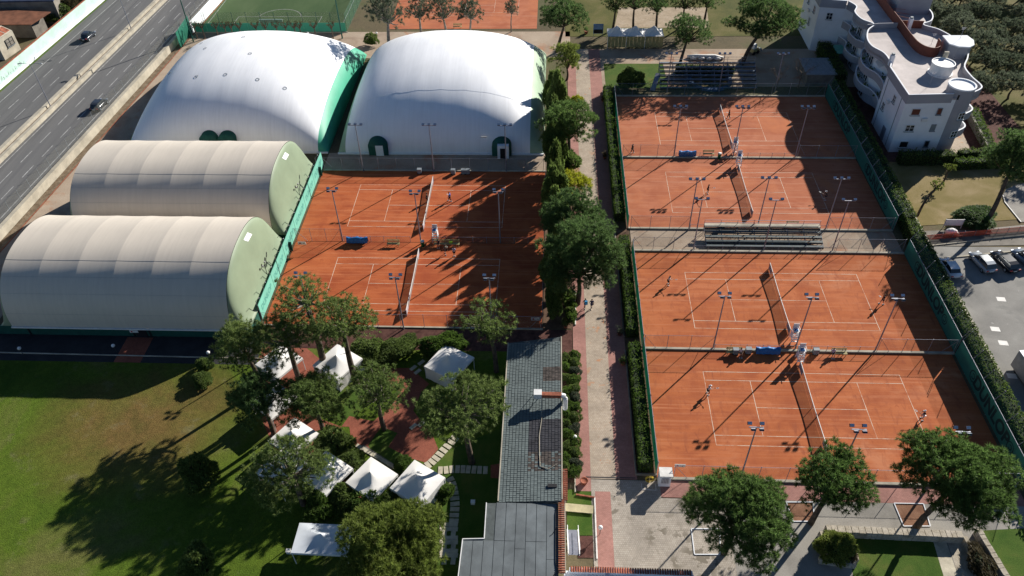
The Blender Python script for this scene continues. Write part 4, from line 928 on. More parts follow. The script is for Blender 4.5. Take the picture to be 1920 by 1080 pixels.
shrub(1184, 150, 2.5, 'large dark dome shaped bush by the avenue lamp, near the far bleachers', 'shrub', seed=2, rz=2.2, n=2200)
o = pine('lime_shrub', 34, 2.9, 2.9, 2.3, 44, 85, 0.95, M['lime'], 2.8, label='bright lime yellow shrub on the avenue', cat='shrub', low=-0.8); f, m = foot(1068, 346, 2.8); o.location = f
shrub(1058, 303, 2.6, 'dark bush on the avenue next to the lime yellow shrub', 'shrub', seed=1, rz=2.4, n=1800, z0=2.4)
for i, (x, y, r, m_, l) in enumerate(((1052, 190, 1.6, 'needle_bright', 'yellow tinged bush behind the ball shaped pine'), (1082, 196, 1.5, 'lime', 'small lime bush behind the ball shaped pine'))): shrub(x, y, r, l, m_, seed=i, rz=1.6, z0=1.6)
shrub(1828, 404, 2.9, 'spreading dark blue green juniper on the dry lawn', 'needle_dark', seed=1, rz=1.2, n=2000)
shrub(1566, 1024, 1.9, 'bright green round shrub in the stone planter', 'needle_bright', seed=2, rz=1.5, n=1800)
shrub(1588, 1040, 1.0, 'reddish dry shrub behind the green shrub in the stone planter', 'dry_leaf', seed=2, rz=0.7)
shrub(1840, 1060, 1.2, 'dry brown shrub along the stone steps wall', 'dry_leaf', ry=2.4, seed=0, rz=0.8)
shrub(372, 890, 2.0, 'dark shaded conical bush on the lawn below the pine shadows', 'shrub', seed=0, rz=2.6, n=1500, z0=2.2)
shrub(368, 1062, 2.1, 'dark shaded conical bush at the lowest edge of the lawn', 'shrub', seed=1, rz=2.6, n=1500, z0=2.2)
shrub(696, 76, 1.6, 'small clipped green bush between the domes and the far trees', 'shrub', seed=1, rz=1.5)
shrub(625, 833, 2.3, 'dark leafy bush at the edge of the red brick terrace', 'shrub', seed=0, rz=1.6, n=1600)
shrub(745, 655, 3.0, 'long low dark bush beside the garden walk with a pale stone', 'shrub', ry=1.6, seed=1, rz=1.4, n=1800)
shrub(690, 660, 2.2, 'rounded dark bush next to the tall tent on the garden side', 'shrub', seed=2, rz=1.5, n=1500)
shrub(832, 648, 2.8, 'hooded hedge bush arching behind the single garden tent', 'hedge', ry=1.8, seed=0, rz=1.7, n=1800)
for i, (x, y, r, l) in enumerate(((600, 948, 1.9, 'leafy bush below the first of three white garden tents'), (640, 935, 2.0, 'leafy bush below the gap between the garden tents'), (690, 948, 2.1, 'leafy bush below the middle white garden tent'), (735, 940, 1.6, 'leafy bush below the gap beside the last garden tent'),
        (765, 958, 1.8, 'leafy bush in front of the last garden tent'), (800, 962, 1.5, 'leafy bush at the stepping stones near the yellow green pine'), (831, 920, 1.3, 'small round bush in the bend of the stepping stones'), (655, 868, 1.8, 'dark bush between the first garden tent and the terrace'), (755, 872, 1.2, 'bush between the middle and last garden tents'))):
    shrub(x, y, r, l, 'shrub' if i % 2 else 'hedge', seed=i, rz=r * 0.7, n=1300)
# planting beds along the clubhouse and the court edge
for i, y in enumerate((672, 690, 708, 735, 752, 775, 795, 815, 838, 860, 878)):
    shrub(1060 + (i % 2), y, 0.55, 'leafy bush in the narrow bed against the slate roofed clubhouse', ('shrub', 'hedge')[i % 2], ry=0.85, seed=i, rz=0.8, n=900, z0=1.0, group='bushes in the bed against the clubhouse wall')
for i, y in enumerate((668, 682, 696, 714, 730, 748, 764, 785, 806, 828, 850, 868, 885)):
    shrub(1077, y, 0.78, 'leafy bush in the bed along the brick border of the avenue', ('hedge', 'shrub', 'olive')[i % 3], ry=0.9, seed=i, rz=0.75, n=900, z0=0.8, group='bushes in the bed beside the brick border')
for i, y in enumerate((555, 570, 585, 598)):
    shrub(1070, y, 0.8, 'leafy bush in the kerbed bed below the tallest avenue pine', ('shrub', 'hedge')[i % 2], seed=i, rz=1.0, z0=1.0, group='bushes in the kerbed bed')
for i, y in enumerate((72.5, 75.5, 78.5, 81.5, 84.5, 87.5, 90.5, 93.5, 96.5, 99.5, 102.5, 105.5, 109, 113, 117, 121, 125, 129)):
    hh = (4.7, 5.2, 4.3, 5.4)[i % 4] if 88 < y < 126 else 3.0
    shrub(0, 0, 1.15, 'tall dark bush in the shaded row between the avenue and the left courts', 'shrub', ry=1.9, seed=i, rz=hh, z0=hh * 0.95, world=(0.7 + 0.25 * (i % 2), y), n=1500, group='tall bushes along the left courts')
# clipped hedges
def hedge(label, p, q, w, h, mat='hedge', per=46, ln=0.17, wd=0.12, seed=0, top_only=False):
    rs = np.random.RandomState(seed + 70); p = np.array([p[0], p[1]]); q = np.array([q[0], q[1]]); L = np.linalg.norm(q - p); d = (q - p) / L; s = np.array([-d[1], d[0]])
    t = thing('hedge', label, 'hedge', (*((p + q) / 2), 0), math.atan2(d[1], d[0]))
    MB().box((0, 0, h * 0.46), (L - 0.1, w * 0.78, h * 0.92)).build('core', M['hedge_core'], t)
    pts = []; nor = []
    for face, area in (('t', L * w), ('a', L * h), ('b', L * h), ('c', w * h), ('e', w * h)):
        n = int(area * per); u = rs.uniform(-0.5, 0.5, n); v = rs.uniform(0, 1, n); j = rs.normal(0, 0.07, n)
        if face == 't': pts.append(np.stack([u * L, (v - 0.5) * w, h + 1.6 * j + 0.13 * np.sin(u * L * 1.7 + 1.3 * np.sin(u * L)) + 0.10 * np.sin(u * L * 4.3 + v * 3)], 1)); nor.append(np.tile([0, 0, 1.0], (n, 1)))
        elif face in 'ab': sg = 1 if face == 'a' else -1; pts.append(np.stack([u * L, sg * (w / 2 + j), v * h], 1)); nor.append(np.tile([0, sg, 0.3], (n, 1)))
        else: sg = 1 if face == 'c' else -1; pts.append(np.stack([sg * (L / 2 + j), u * w, v * h], 1)); nor.append(np.tile([sg, 0, 0.3], (n, 1)))
    link('foliage', tri_mesh('foliage', blades(rs, np.concatenate(pts), np.concatenate(nor), 3, ln, wd, 0.7), M[mat]), t)
    return t
hedge('clipped hedge along the avenue beside the lowest right court', (10.95, 49.0), (10.95, 67.0), 1.35, 1.75, seed=1)
hedge('clipped hedge along the avenue beside the second right court', (10.95, 69.4), (10.95, 88.4), 1.35, 1.75, seed=2)
hedge('clipped hedge along the avenue beside the two upper right courts', (10.75, 93.8), (10.75, 133.5), 1.5, 1.75, per=34, seed=3)
hedge('tall dark hedge behind the right windscreen beside the car park', (52.7, 46.0), (53.0, 92.0), 1.6, 2.5, 'shrub', 30, 0.2, 0.15, seed=4)
hedge('tall dark hedge behind the right windscreen beside the apartment house', (53.1, 92.4), (53.5, 134.0), 1.7, 2.6, 'shrub', 26, 0.2, 0.15, seed=5)
hedge('hedge between the dry lawn and the apartment house', (57.5, 110.2), (66.2, 110.4), 1.8, 2.0, 'shrub', 30, 0.2, 0.15, seed=6)
hedge('hedge in the sun behind the dry lawn', (66.0, 108.7), (74.5, 109.4), 1.3, 1.6, 'hedge', 30, 0.2, 0.15, seed=7)
hedge('rough hedge beyond the terrace of the apartment house', (67.5, 111.5), (75.5, 112.5), 1.2, 1.5, 'shrub', 30, 0.2, 0.15, seed=8)
hedge('overgrown hedge between the apartment house and the olive grove wall', (73.2, 112.0), (75.2, 126.0), 1.6, 1.5, 'hedge', 26, 0.2, 0.15, seed=9)
hedge('dark hedge behind the blue rimmed round pool', (24.5, 141.2), (35.5, 140.6), 1.6, 1.8, 'shrub', 28, 0.2, 0.15, seed=10)
hedge('rough bushy hedge under the wavy balconies', (54.6, 136.0), (54.9, 150.0), 2.4, 2.6, 'shrub', 26, 0.2, 0.15, seed=11)

# olive grove: each tree its own copy of two builds
O1 = pine('olive_tree', 51, 2.7, 2.7, 1.7, 20, 60, 0.95, M['olive'], 2.6, wd=0.08, rp_sz=0.42); O2 = pine('olive_tree', 52, 3.0, 2.6, 1.9, 22, 60, 0.95, M['olive'], 2.8, wd=0.08, rp_sz=0.42)
rg = random.Random(8); n_ol = 0
for r in range(11):
    for c in range(10):
        x = 78.5 + c * 6.7 + (r % 2) * 3.4 + rg.uniform(-1.3, 1.3); y = 103 + r * 7.4 + rg.uniform(-1.3, 1.3)
        if x < 77 + (4 if y < 130 else 0) or x > 132: continue
        d = Vector((x, y, 2)) - Vector((0, 0, CAM_H)); u = 960 + FPX * d.dot(AX_R) / d.dot(AX_F); v = 540 - FPX * d.dot(AX_U) / d.dot(AX_F)
        if u > 1990 or v < -60: continue
        put(O1 if (r + c) % 2 else O2, (x, y), rg.uniform(0, 6.28), rg.uniform(0.85, 1.3), 'silvery olive tree standing in the grove beyond the garden wall', 'olive trees in the grove'); n_ol += 1
# bare branching trees
def bare_tree(name, label, p, h, seed, mat='twig', group=None):
    rs = random.Random(seed); t = thing(name, label, 'tree', p, 0, group); mb = MB()
    mb.tube([(0, 0, 0), (0.1, 0.05, h * 0.35), (0.0, 0.1, h * 0.5)], [0.13, 0.10, 0.07], 6); tk = mb.build('trunk', M[mat], t); br = MB()
    def grow(s, d, L, r, lev):
        e = s + d * L; br.tube([tuple(s), tuple(s.lerp(e, 0.5) + Vector((rs.uniform(-.08, .08), rs.uniform(-.08, .08), 0))), tuple(e)], [r, r * 0.75, r * 0.5], 4, False)
        if lev == 0: return
        for _ in range(3): grow(s.lerp(e, rs.uniform(0.5, 1.0)), (d + Vector((rs.uniform(-.8, .8), rs.uniform(-.8, .8), rs.uniform(-.2, .5)))).normalized(), L * 0.66, r * 0.55, lev - 1)
    for k in range(5): grow(Vector((0, 0.08, h * rs.uniform(0.3, 0.5))), Vector((math.cos(k * 1.26) * 0.8, math.sin(k * 1.26) * 0.8, 0.9)).normalized(), h * 0.3, 0.05, 3)
    br.build('branches', M[mat], tk); return t
bare_tree('bare_tree', 'leafless pale tree beside the grey roofed shed', at(1496, 165), 6.5, 1)
bare_tree('bare_tree', 'leafless slim tree next to the shaded floodlight mast', at(1455, 165), 5.0, 2)
# pollarded stumps along the football fence
rp_ = random.Random(3)
def stump(p, seed, label):
    rs = np.random.RandomState(seed); t = thing('pollard_tree', label, 'tree', p, 0, 'pollarded trees along the football fence')
    h = 3.0; mb = MB().tube([(0, 0, 0), (0.05, 0, h * 0.5), (0, 0.05, h)], [0.14, 0.12, 0.10], 6); br = []
    for k in range(5):
        a = k * 1.26 + rs.uniform(-.3, .3); mb.tube([(0, 0, h * 0.75), (0.5 * math.cos(a), 0.5 * math.sin(a), h * 0.95), (0.75 * math.cos(a), 0.75 * math.sin(a), h * 1.12)], [0.08, 0.07, 0.09], 5)
        P = np.array([0.75 * math.cos(a), 0.75 * math.sin(a), h * 1.12]) + rs.normal(0, 0.18, (10, 3)); br.append(blades(rs, P, unit(rs.normal(0, 1, (10, 3)) + [0, 0, .6]), 3, 0.4, 0.09, 0.7))
    mb.build('trunk', M['bark'], t); link('crown', tri_mesh('crown', np.concatenate(br), M['dry_leaf']), t); return t
for i, x in enumerate((372, 386, 412, 428, 440, 455, 486, 504, 524, 541, 557, 567, 594, 626)):
    stump(at(x, 70, 0) + Vector((0, -0.6, 0)), 80 + i, 'small pollarded tree in the row along the green football fence')
# scrub beyond the mint wall
for i, (x, y, r) in enumerate(((112, 22, 2.4), (128, 10, 2.6), (100, 34, 1.6), (142, 0, 2.2))): shrub(x, y, r, 'scrubby bush beyond the mint wall, beside the brown shed roof', 'dry_leaf' if i % 2 else 'needle', seed=i, rz=r * 0.9, group='scrub beyond the mint wall')
# small citrus trees and others on the dry lawn
for (x, y, l, s, lx, ly) in ((1757, 348, 'thin young tree with two bent trunks on the dry lawn', 0.40, -2.2, -2.0), (1779, 318, 'small yellow leaved tree in front of the house hedge', 0.32, 0.0, 0.0)):
    o = pine('young_tree', 60 + int(s * 100), 2.6 * 0.4, 2.6 * 0.4, 1.0, 9, 30, 0.42, M['needle_bright'], 4.2 if lx else 2.4, (-lx, -ly), True, 'bark', 0.22, 0.07, l, rp_sz=0.2)
    f, m = foot(x, y, 4.2 if lx else 2.4); o.location = (f.x + lx, f.y + ly, 0)
# ------------------------------------------------------------------ garden ground
def pxpoly(name, pts, mat, z, parent=None): return sheet(name, [tuple(at(x, y)[:2]) for x, y in pts], M[mat], z, parent)
pxpoly('brick_terrace', [(690, 690), (770, 690), (805, 720), (790, 735), (775, 770), (812, 818), (822, 842), (800, 868), (765, 858), (725, 838), (720, 815), (695, 840), (660, 835), (655, 800), (640, 800), (655, 780), (700, 790), (735, 760), (750, 735)], 'brick_garden', 0.012)
pxpoly('brick_apron', [(496, 640), (560, 640), (620, 690), (600, 716), (575, 735), (560, 770), (640, 800), (610, 850), (670, 905), (730, 930), (700, 940), (600, 915), (520, 855), (480, 760), (480, 690)], 'brick_garden', 0.006)
pxpoly('small_lawn', [(622, 716), (680, 700), (700, 750), (660, 785), (622, 790)], 'grass', 0.010)
pxpoly('terrace_lawn', [(715, 800), (745, 812), (728, 838), (770, 860), (735, 868), (700, 848), (690, 835)], 'grass', 0.016)
pxpoly('garden_lawn', [(795, 905), (830, 850), (945, 800), (945, 1060), (820, 1060), (820, 980)], 'grass', 0.006)
pxpoly('brick_pad', [(920, 872), (945, 868), (945, 898), (920, 896)], 'brick_garden', 0.012)
ss = sheet('stepping_path', [tuple(at(x, y)[:2]) for x, y in ((823, 980), (860, 980), (858, 1060), (846, 1062), (846, 1045), (823, 1045))], M['grass'], 0.010)
stone = MB().box((0, 0, 0), (0.50, 1.0, 0.06), 0, 0.97).mesh('stone', M['slab'])
stone2 = MB().box((0, 0, 0), (0.95, 0.46, 0.06), 0, 0.98).mesh('stone', M['slab'])
rg = random.Random(9)
def stones(pts, step, me, zz=0.035, along=True):
    P = catmull([tuple(at(x, y)) for x, y in pts], 12); acc = 0.0; last = P[0]; k = 0
    for p in P[1:]:
        d = p - last; acc += d.length; last_d = d
        if acc >= step:
            link('stone', me, ss, (p.x, p.y, zz + rg.uniform(-0.008, 0.012)), math.atan2(last_d.y, last_d.x) + rg.uniform(-0.05, 0.05)); acc = 0.0
        last = p
stones([(858, 815), (848, 827), (834, 842), (820, 857), (806, 870), (795, 878), (800, 884)], 0.57, stone)
stones([(815, 882), (832, 882), (850, 880), (870, 880), (895, 881), (918, 882)], 0.57, stone)
stones([(838, 892), (846, 905), (851, 925), (853, 945), (851, 975), (850, 985)], 0.57, stone)
for r in range(9):
    for c in range(2):
        p = at(833 + c * 17, 984 + r * 8.2); link('stone', stone2 if r % 3 < 2 else stone, ss, (p.x, p.y, 0.03 + rg.uniform(-0.006, 0.01)), rg.uniform(-0.04, 0.04))
wk = sheet('garden_walk', [tuple(at(x, y)[:2]) for x, y in ((672, 838), (682, 834), (742, 872), (735, 880))], M['concrete_dark'], 0.020)
for k in range(7):
    p = at(674 + k * 10.3, 838 + k * 6.0); link('stone', stone2, wk, (p.x, p.y, 0.05), R_(-33))
for (x, y) in ((775, 690), (790, 680), (783, 697), (775, 800), (790, 795)):
    p = at(x, y); link('stone', stone2, ss, (p.x, p.y, 0.04), R_(50))
pxpoly('stair_lawn', [(1063, 918), (1120, 918), (1124, 1004), (1063, 1004)], 'grass', 0.010)
pxpoly('mulch_bed', [(1082, 1005), (1124, 1005), (1126, 1046), (1084, 1046)], 'mulch', 0.014)
pxpoly('planting_bed', [(1055, 655), (1082, 655), (1086, 905), (1055, 905)], 'soil', 0.008)
pxpoly('planting_bed', [(1052, 548), (1078, 548), (1079, 608), (1068, 616), (1055, 616)], 'soil', 0.028)
sheet('planting_bed', rect(-0.6, 70.8, 3.2, 134.0), M['soil'], 0.008)
sheet('planting_bed', rect(9.95, 48.6, 12.0, 134.0), M['soil'], 0.026)
kerb('kerb', tuple(at(1079, 548)[:2]), tuple(at(1079, 610)[:2]), 0.14, 0.2, 'paint')
# plaza: tree pits, stone walls, lawns
pits = [((1474, 942), (1524, 942), (1527, 978), (1487, 978)), ((1676, 944), (1731, 945), (1744, 987), (1694, 987)), ((1296, 992), (1350, 992), (1350, 1040), (1302, 1040))]
for q in pits:
    w = [at(*p) for p in q]; pt = sheet('tree_pit', [(p.x, p.y) for p in w], M['pit'], 0.020)
    for i in range(4): MB().bar(w[i] + Vector((0, 0, 0.06)), w[(i + 1) % 4] + Vector((0, 0, 0.06)), 0.09, 0.07).build('pit_kerb', M['white_wall'], pt)
pxpoly('sunken_lawn', [(1590, 1000), (1752, 1008), (1775, 1085), (1600, 1085)], 'grass_green' if 'grass_green' in M else 'grass', 0.020)
pxpoly('corner_lawn', [(1838, 995), (1930, 990), (1960, 1090), (1880, 1090)], 'grass', 0.020)
pxpoly('flagged_path', [(1748, 1010), (1772, 1012), (1800, 1090), (1772, 1090)], 'slab', 0.026)
pxpoly('cobble_bed', [(1775, 1012), (1808, 1012), (1840, 1090), (1800, 1090)], 'stone', 0.024)
def stone_wall(label, a, b, w, h, seed):
    """dry stone wall with separate coping blocks, a and b are pixels on its foot"""
    p = at(*a); q = at(*b); L = (q - p).length; ang = math.atan2(q.y - p.y, q.x - p.x); t = thing('stone_wall', label, 'wall', (p + q) / 2, ang)
    MB().box((0, 0, h / 2 - 0.05), (L, w * 0.94, h - 0.1)).build('core', M['stone'], t); r = random.Random(seed)
    x = -L / 2
    while x < L / 2 - 0.1:
        l = min(r.uniform(0.45, 0.8), L / 2 - x)
        MB().box((x + l / 2, r.uniform(-0.02, 0.02), h - 0.04 + r.uniform(0, 0.03)), (l - 0.03, w * r.uniform(0.98, 1.08), 0.14), r.uniform(-0.02, 0.02), 0.96).build('coping_stone', M['stone'], t)
        for row in range(int(h / 0.3)):
            MB().box((x + l / 2 + r.uniform(-.05, .05), -w / 2 + r.uniform(0, 0.02), 0.14 + row * 0.29), (l - 0.05, 0.08, 0.25), 0, 0.94).build('stone', M['stone'], t)
        x += l
    return t
stone_wall('long pale stone wall below the widest pine, above the sunken lawn', (1545, 1000), (1800, 1012), 0.75, 1.0, 1)
stone_wall('short stone wall on the plaza side of the green planter shrub', (1537, 1004), (1556, 1050), 0.6, 0.9, 2)
stone_wall('stone planter wall in front of the green shrub', (1534, 1052), (1602, 1062), 0.55, 0.7, 3)
stone_wall('low stone wall between the planter shrub and the sunken lawn', (1594, 1018), (1604, 1056), 0.4, 0.6, 4)
stone_wall('stone wall between the cobbled bed and the corner lawn', (1828, 1000), (1885, 1095), 0.55, 0.9, 5)
stone_wall('low stone wall between the cobbled bed and the dry shrub', (1806, 1010), (1845, 1095), 0.4, 0.5, 6)
gw = thing('garden_wall', 'grey concrete wall between the apartment house and the olive grove', 'wall')
MB().bar((75.0, 132.0, 0.7), (72.6, 110.5, 0.7), 0.35, 1.4).build('wall', M['concrete_dark'], gw)
pw = thing('boundary_wall', 'long low cream wall between the tall hedge and the car park', 'wall')
MB().bar((54.45, 46.0, 0.5), (54.9, 110.0, 0.5), 0.3, 1.0).build('wall', M['concrete'], pw)

# ------------------------------------------------------------------ fences and windscreens
def screen_fence(label, x, y0, y1, h, mat, post_step, face, text=None, net_h=0.0, tmat='letter_dark'):
    cy = (y0 + y1) / 2; t = thing('windscreen_fence', label, 'fence', (x, cy, 0)); n = max(1, round((y1 - y0) / post_step)); s = (y1 - y0) / n
    for k in range(n):
        MB().box((0, y0 - cy + s * (k + 0.5), h / 2 + 0.1), (0.03, s - 0.02, h - 0.1)).build('windscreen', M[mat], t)
        if net_h: MB().add([(-face * 0.02, y0 - cy + s * k, h), (-face * 0.02, y0 - cy + s * (k + 1), h), (-face * 0.65, y0 - cy + s * (k + 1), h + net_h), (-face * 0.65, y0 - cy + s * k, h + net_h)], [(0, 1, 2, 3)]).build('netting', M['link_green'], t)
    for k in range(n + 1): MB().tube([(-face * 0.06, y0 - cy + s * k, 0), (-face * 0.06, y0 - cy + s * k, h + 0.1)] + ([(-face * 0.68, y0 - cy + s * k, h + net_h)] if net_h else []), 0.04, 6).build('post', M['steel'], t)
    MB().tube([(0, y0 - cy, h + 0.06), (0, y1 - cy, h + 0.06)], 0.03, 6).build('top_rail', M['steel'], t)
    for (s_, yy, size) in (text or []):
        if s_ == 'logo':
            mb = MB()
            n_ = 24
            for r0, r1, a0, a1 in ((0.62, 0.78, 0, 2), (0.25, 0.40, 0.25, 1.75)):
                vs = []; fs = []
                for i in range(n_ + 1):
                    a = math.pi * (a0 + (a1 - a0) * i / n_); vs += [(0, r0 * size * math.cos(a), r0 * size * math.sin(a)), (0, r1 * size * math.cos(a), r1 * size * math.sin(a))]
                for i in range(n_): fs.append((2 * i, 2 * i + 1, 2 * i + 3, 2 * i + 2))
                mb.add(vs, fs)
            mb.build('emblem', M[tmat], t, loc=(face * 0.03, yy - cy, h * 0.52))
        else: wall_text(s_, size, M[tmat], t, (face * 0.03, yy - cy, h * 0.52), (face, 0), 0.085)
    return t
screen_fence('green windscreen fence between the hedge and the lowest right court', 12.1, 48.8, 67.2, 2.3, 'screen_green', 3.0, -1)
screen_fence('green windscreen fence between the hedge and the second right court', 12.1, 67.8, 86.7, 2.3, 'screen_green', 3.1, -1)
screen_fence('green windscreen fence between the hedge and the two upper right courts', 11.9, 92.3, 132.2, 2.3, 'screen_green', 3.3, -1)
screen_fence('dark green sponsor windscreen with lettering beside the lowest right court', 50.9, 48.6, 67.3, 2.7, 'screen_dark', 3.1, -1, [('logo', 62.6, 1.0), ('DUNLOP', 57.6, 2.25), ('logo', 52.4, 0.9)], 1.6)
screen_fence('dark green sponsor windscreen with lettering beside the second right court', 51.0, 67.7, 86.8, 2.7, 'screen_dark', 3.1, -1, [('logo', 82.4, 1.0), ('DUNLOP', 77.6, 2.25), ('logo', 72.2, 0.9)], 1.6)
screen_fence('dark green sponsor windscreen with lettering beside the third right court', 51.1, 92.2, 111.4, 2.7, 'screen_dark', 3.2, -1, [('logo', 106.6, 1.0), ('DUNLOP', 102.0, 2.25), ('logo', 96.8, 0.9)], 1.4)
screen_fence('dark green sponsor windscreen with lettering beside the uppermost right court', 51.2, 111.6, 132.3, 2.7, 'screen_dark', 3.4, -1, [('logo', 126.8, 1.0), ('DUNLOP', 121.8, 2.25)], 1.4)
def link_fence(label, p, q, h, step, mat='link', rails=True, brace=False, name='chain_link_fence', post='steel'):
    p = Vector((p[0], p[1], 0)); q = Vector((q[0], q[1], 0)); L = (q - p).length; n = max(1, round(L / step)); s = L / n; t = thing(name, label, 'fence', (p + q) / 2, math.atan2(q.y - p.y, q.x - p.x))
    for k in range(n): MB().add([(-L / 2 + s * k, 0, 0.05), (-L / 2 + s * (k + 1), 0, 0.05), (-L / 2 + s * (k + 1), 0, h), (-L / 2 + s * k, 0, h)], [(0, 1, 2, 3)]).build('mesh_panel', M[mat], t)
    for k in range(n + 1): MB().tube([(-L / 2 + s * k, 0.03, 0), (-L / 2 + s * k, 0.03, h + 0.05)], 0.035, 6).build('post', M[post], t)
    if rails: MB().tube([(-L / 2, 0, h), (L / 2, 0, h)], 0.02, 5).build('top_rail', M[post], t)
    if brace:
        for e in (-1, 1): MB().tube([(e * L / 2, 0.03, h * 0.95), (e * (L / 2 - 1.6), 0.03, 0.05)], 0.025, 5).build('brace', M[post], t)
    return t
for y, nm in ((67.5, 'the two lower right courts'), (87.0, 'the second right court and the bleachers'), (92.0, 'the third right court and the bleachers'), (111.45, 'the two upper right courts')):
    link_fence('tall mesh fence between %s, avenue side' % nm, (12.3, y), (21.0, y), 2.5, 2.9, brace=True)
    link_fence('tall mesh fence between %s, sponsor windscreen side' % nm, (41.4, y), (50.7, y), 2.5, 3.1, brace=True)
    link_fence('low mesh fence between %s' % nm, (21.2, y), (41.2, y), 1.0, 2.0)
link_fence('tall mesh fence along the foot of the lowest right court', (13.9, 48.2), (50.2, 48.2), 2.6, 3.0, brace=True)
link_fence('tall mesh fence between the uppermost right court and the far bleachers', (12.2, 132.4), (51.0, 132.4), 2.6, 3.2, 'link_green', brace=True)
for y, nm in ((88.3, 'between the two left courts'),):
    link_fence('tall mesh fence %s beside the teal banner' % nm, (-37.8, y), (-31.0, y), 2.4, 2.3, brace=True)
    link_fence('low mesh fence %s from the blue cover to the net' % nm, (-30.6, y), (-20.6, y), 1.1, 2.0)
    link_fence('low mesh fence %s under the tree shade' % nm, (-17.4, y), (-1.0, y), 1.1, 2.0)
link_fence('tall mesh fence behind the upper left court, below the domes', (-37.8, 107.2), (-1.0, 107.2), 2.4, 3.0, brace=True)
link_fence('tall mesh fence at the foot of the lower left court', (-37.8, 70.6), (-0.9, 70.6), 2.4, 3.1, brace=True)
link_fence('dark mesh fence between the left courts and the shaded bushes', (-0.7, 70.8), (-0.7, 107.0), 2.6, 3.0, 'link_green')
hf = thing('roadside_fence', 'tall wire fence standing on the cream highway retaining wall', 'fence')
for k in range(44):
    y = 60 + k * 3.0; x = hx(-82.5, y); x2 = hx(-82.5, y + 3)
    MB().add([(x, y, HZ + 0.7), (x2, y + 3, HZ + 0.7), (x2, y + 3, HZ + 2.6), (x, y, HZ + 2.6)], [(0, 1, 2, 3)]).build('mesh_panel', M['link'], hf)
    MB().tube([(x, y, HZ + 0.3), (x, y, HZ + 2.65)], 0.035, 5).build('post', M['grey_plastic'], hf)
# football pitch behind the domes
pitch = sheet('football_pitch', rect(-79.0, 161.0, -45.0, 225.0), M['turf'], 0.012)
def pline(x0, y0, x1, y1): MB().poly(rect(x0, y0, x1, y1), 0.020).build('pitch_line', M['road_paint'], pitch)
pline(-77.6, 162.4, -46.6, 162.5); pline(-77.6, 162.5, -77.5, 225); pline(-46.7, 162.5, -46.6, 225); pline(-71.6, 168.6, -52.2, 168.7); pline(-71.6, 162.5, -71.5, 168.6); pline(-52.3, 162.5, -52.2, 168.6)
ar = MB(); n_ = 20
for i in range(n_):
    a0, a1 = [math.pi * (0.08 + 0.84 * (i + d) / n_) for d in (0, 1)]
    ar.add([(-62 + r * math.cos(a), 167.6 + r * math.sin(a), 0.021) for r, a in ((5.0, a0), (5.12, a0), (5.12, a1), (5.0, a1))], [(0, 1, 2, 3)])
ar.build('pitch_line', M['road_paint'], pitch)
gl = thing('football_goal', 'white football goal in front of the green pitch fence', 'goal', (-62, 162.6, 0))
MB().tube([(-2.6, 0, 0), (-2.6, 0, 2.0), (2.6, 0, 2.0), (2.6, 0, 0)], 0.06, 6).build('goal_frame', M['white_metal'], gl)
MB().add([(-2.6, 0, 2.0), (2.6, 0, 2.0), (2.6, -1.3, 0.05), (-2.6, -1.3, 0.05)], [(0, 1, 2, 3)]).build('goal_net', M['net_pale'], gl)
gfz = thing('pitch_fence', 'bright green cloth fence at the near end of the football pitch', 'fence', (-62, 160.6, 0))
for k in range(11):
    MB().box((-17 + 3.1 * k + 1.5, 0, 1.05), (3.06, 0.05, 2.0)).build('windscreen', M['band_green'], gfz); MB().tube([(-17 + 3.1 * k, 0.05, 0), (-17 + 3.1 * k, 0.05, 4.5)], 0.05, 6).build('post', M['deep_green'], gfz)
    MB().add([(-17 + 3.1 * k, 0, 2.1), (-17 + 3.1 * (k + 1), 0, 2.1), (-17 + 3.1 * (k + 1), 0, 4.5), (-17 + 3.1 * k, 0, 4.5)], [(0, 1, 2, 3)]).build('netting', M['link'], gfz)
link_fence('tall green fence along the football pitch towards the far clay court', (-44.8, 160.6), (-44.8, 222), 4.0, 4.0, 'link_green', post='deep_green')
hb = thing('pitch_hoarding', 'white advertising hoarding between the highway and the football pitch', 'hoarding', (0, 0, 0))
for k in range(6):
    a = Vector((hx(-80.6, 163 + k * 6), 163 + k * 6, 1.3)); MB().box(a, (0.12, 5.8, 2.6), -0.045).build('panel', M['white_wall'] if k < 4 else M['teal'], hb)
link_fence('dark green fence at the highway corner of the football pitch', (-79.2, 152.5), (-79.8, 161.0), 3.6, 3.0, 'screen_green', post='deep_green')

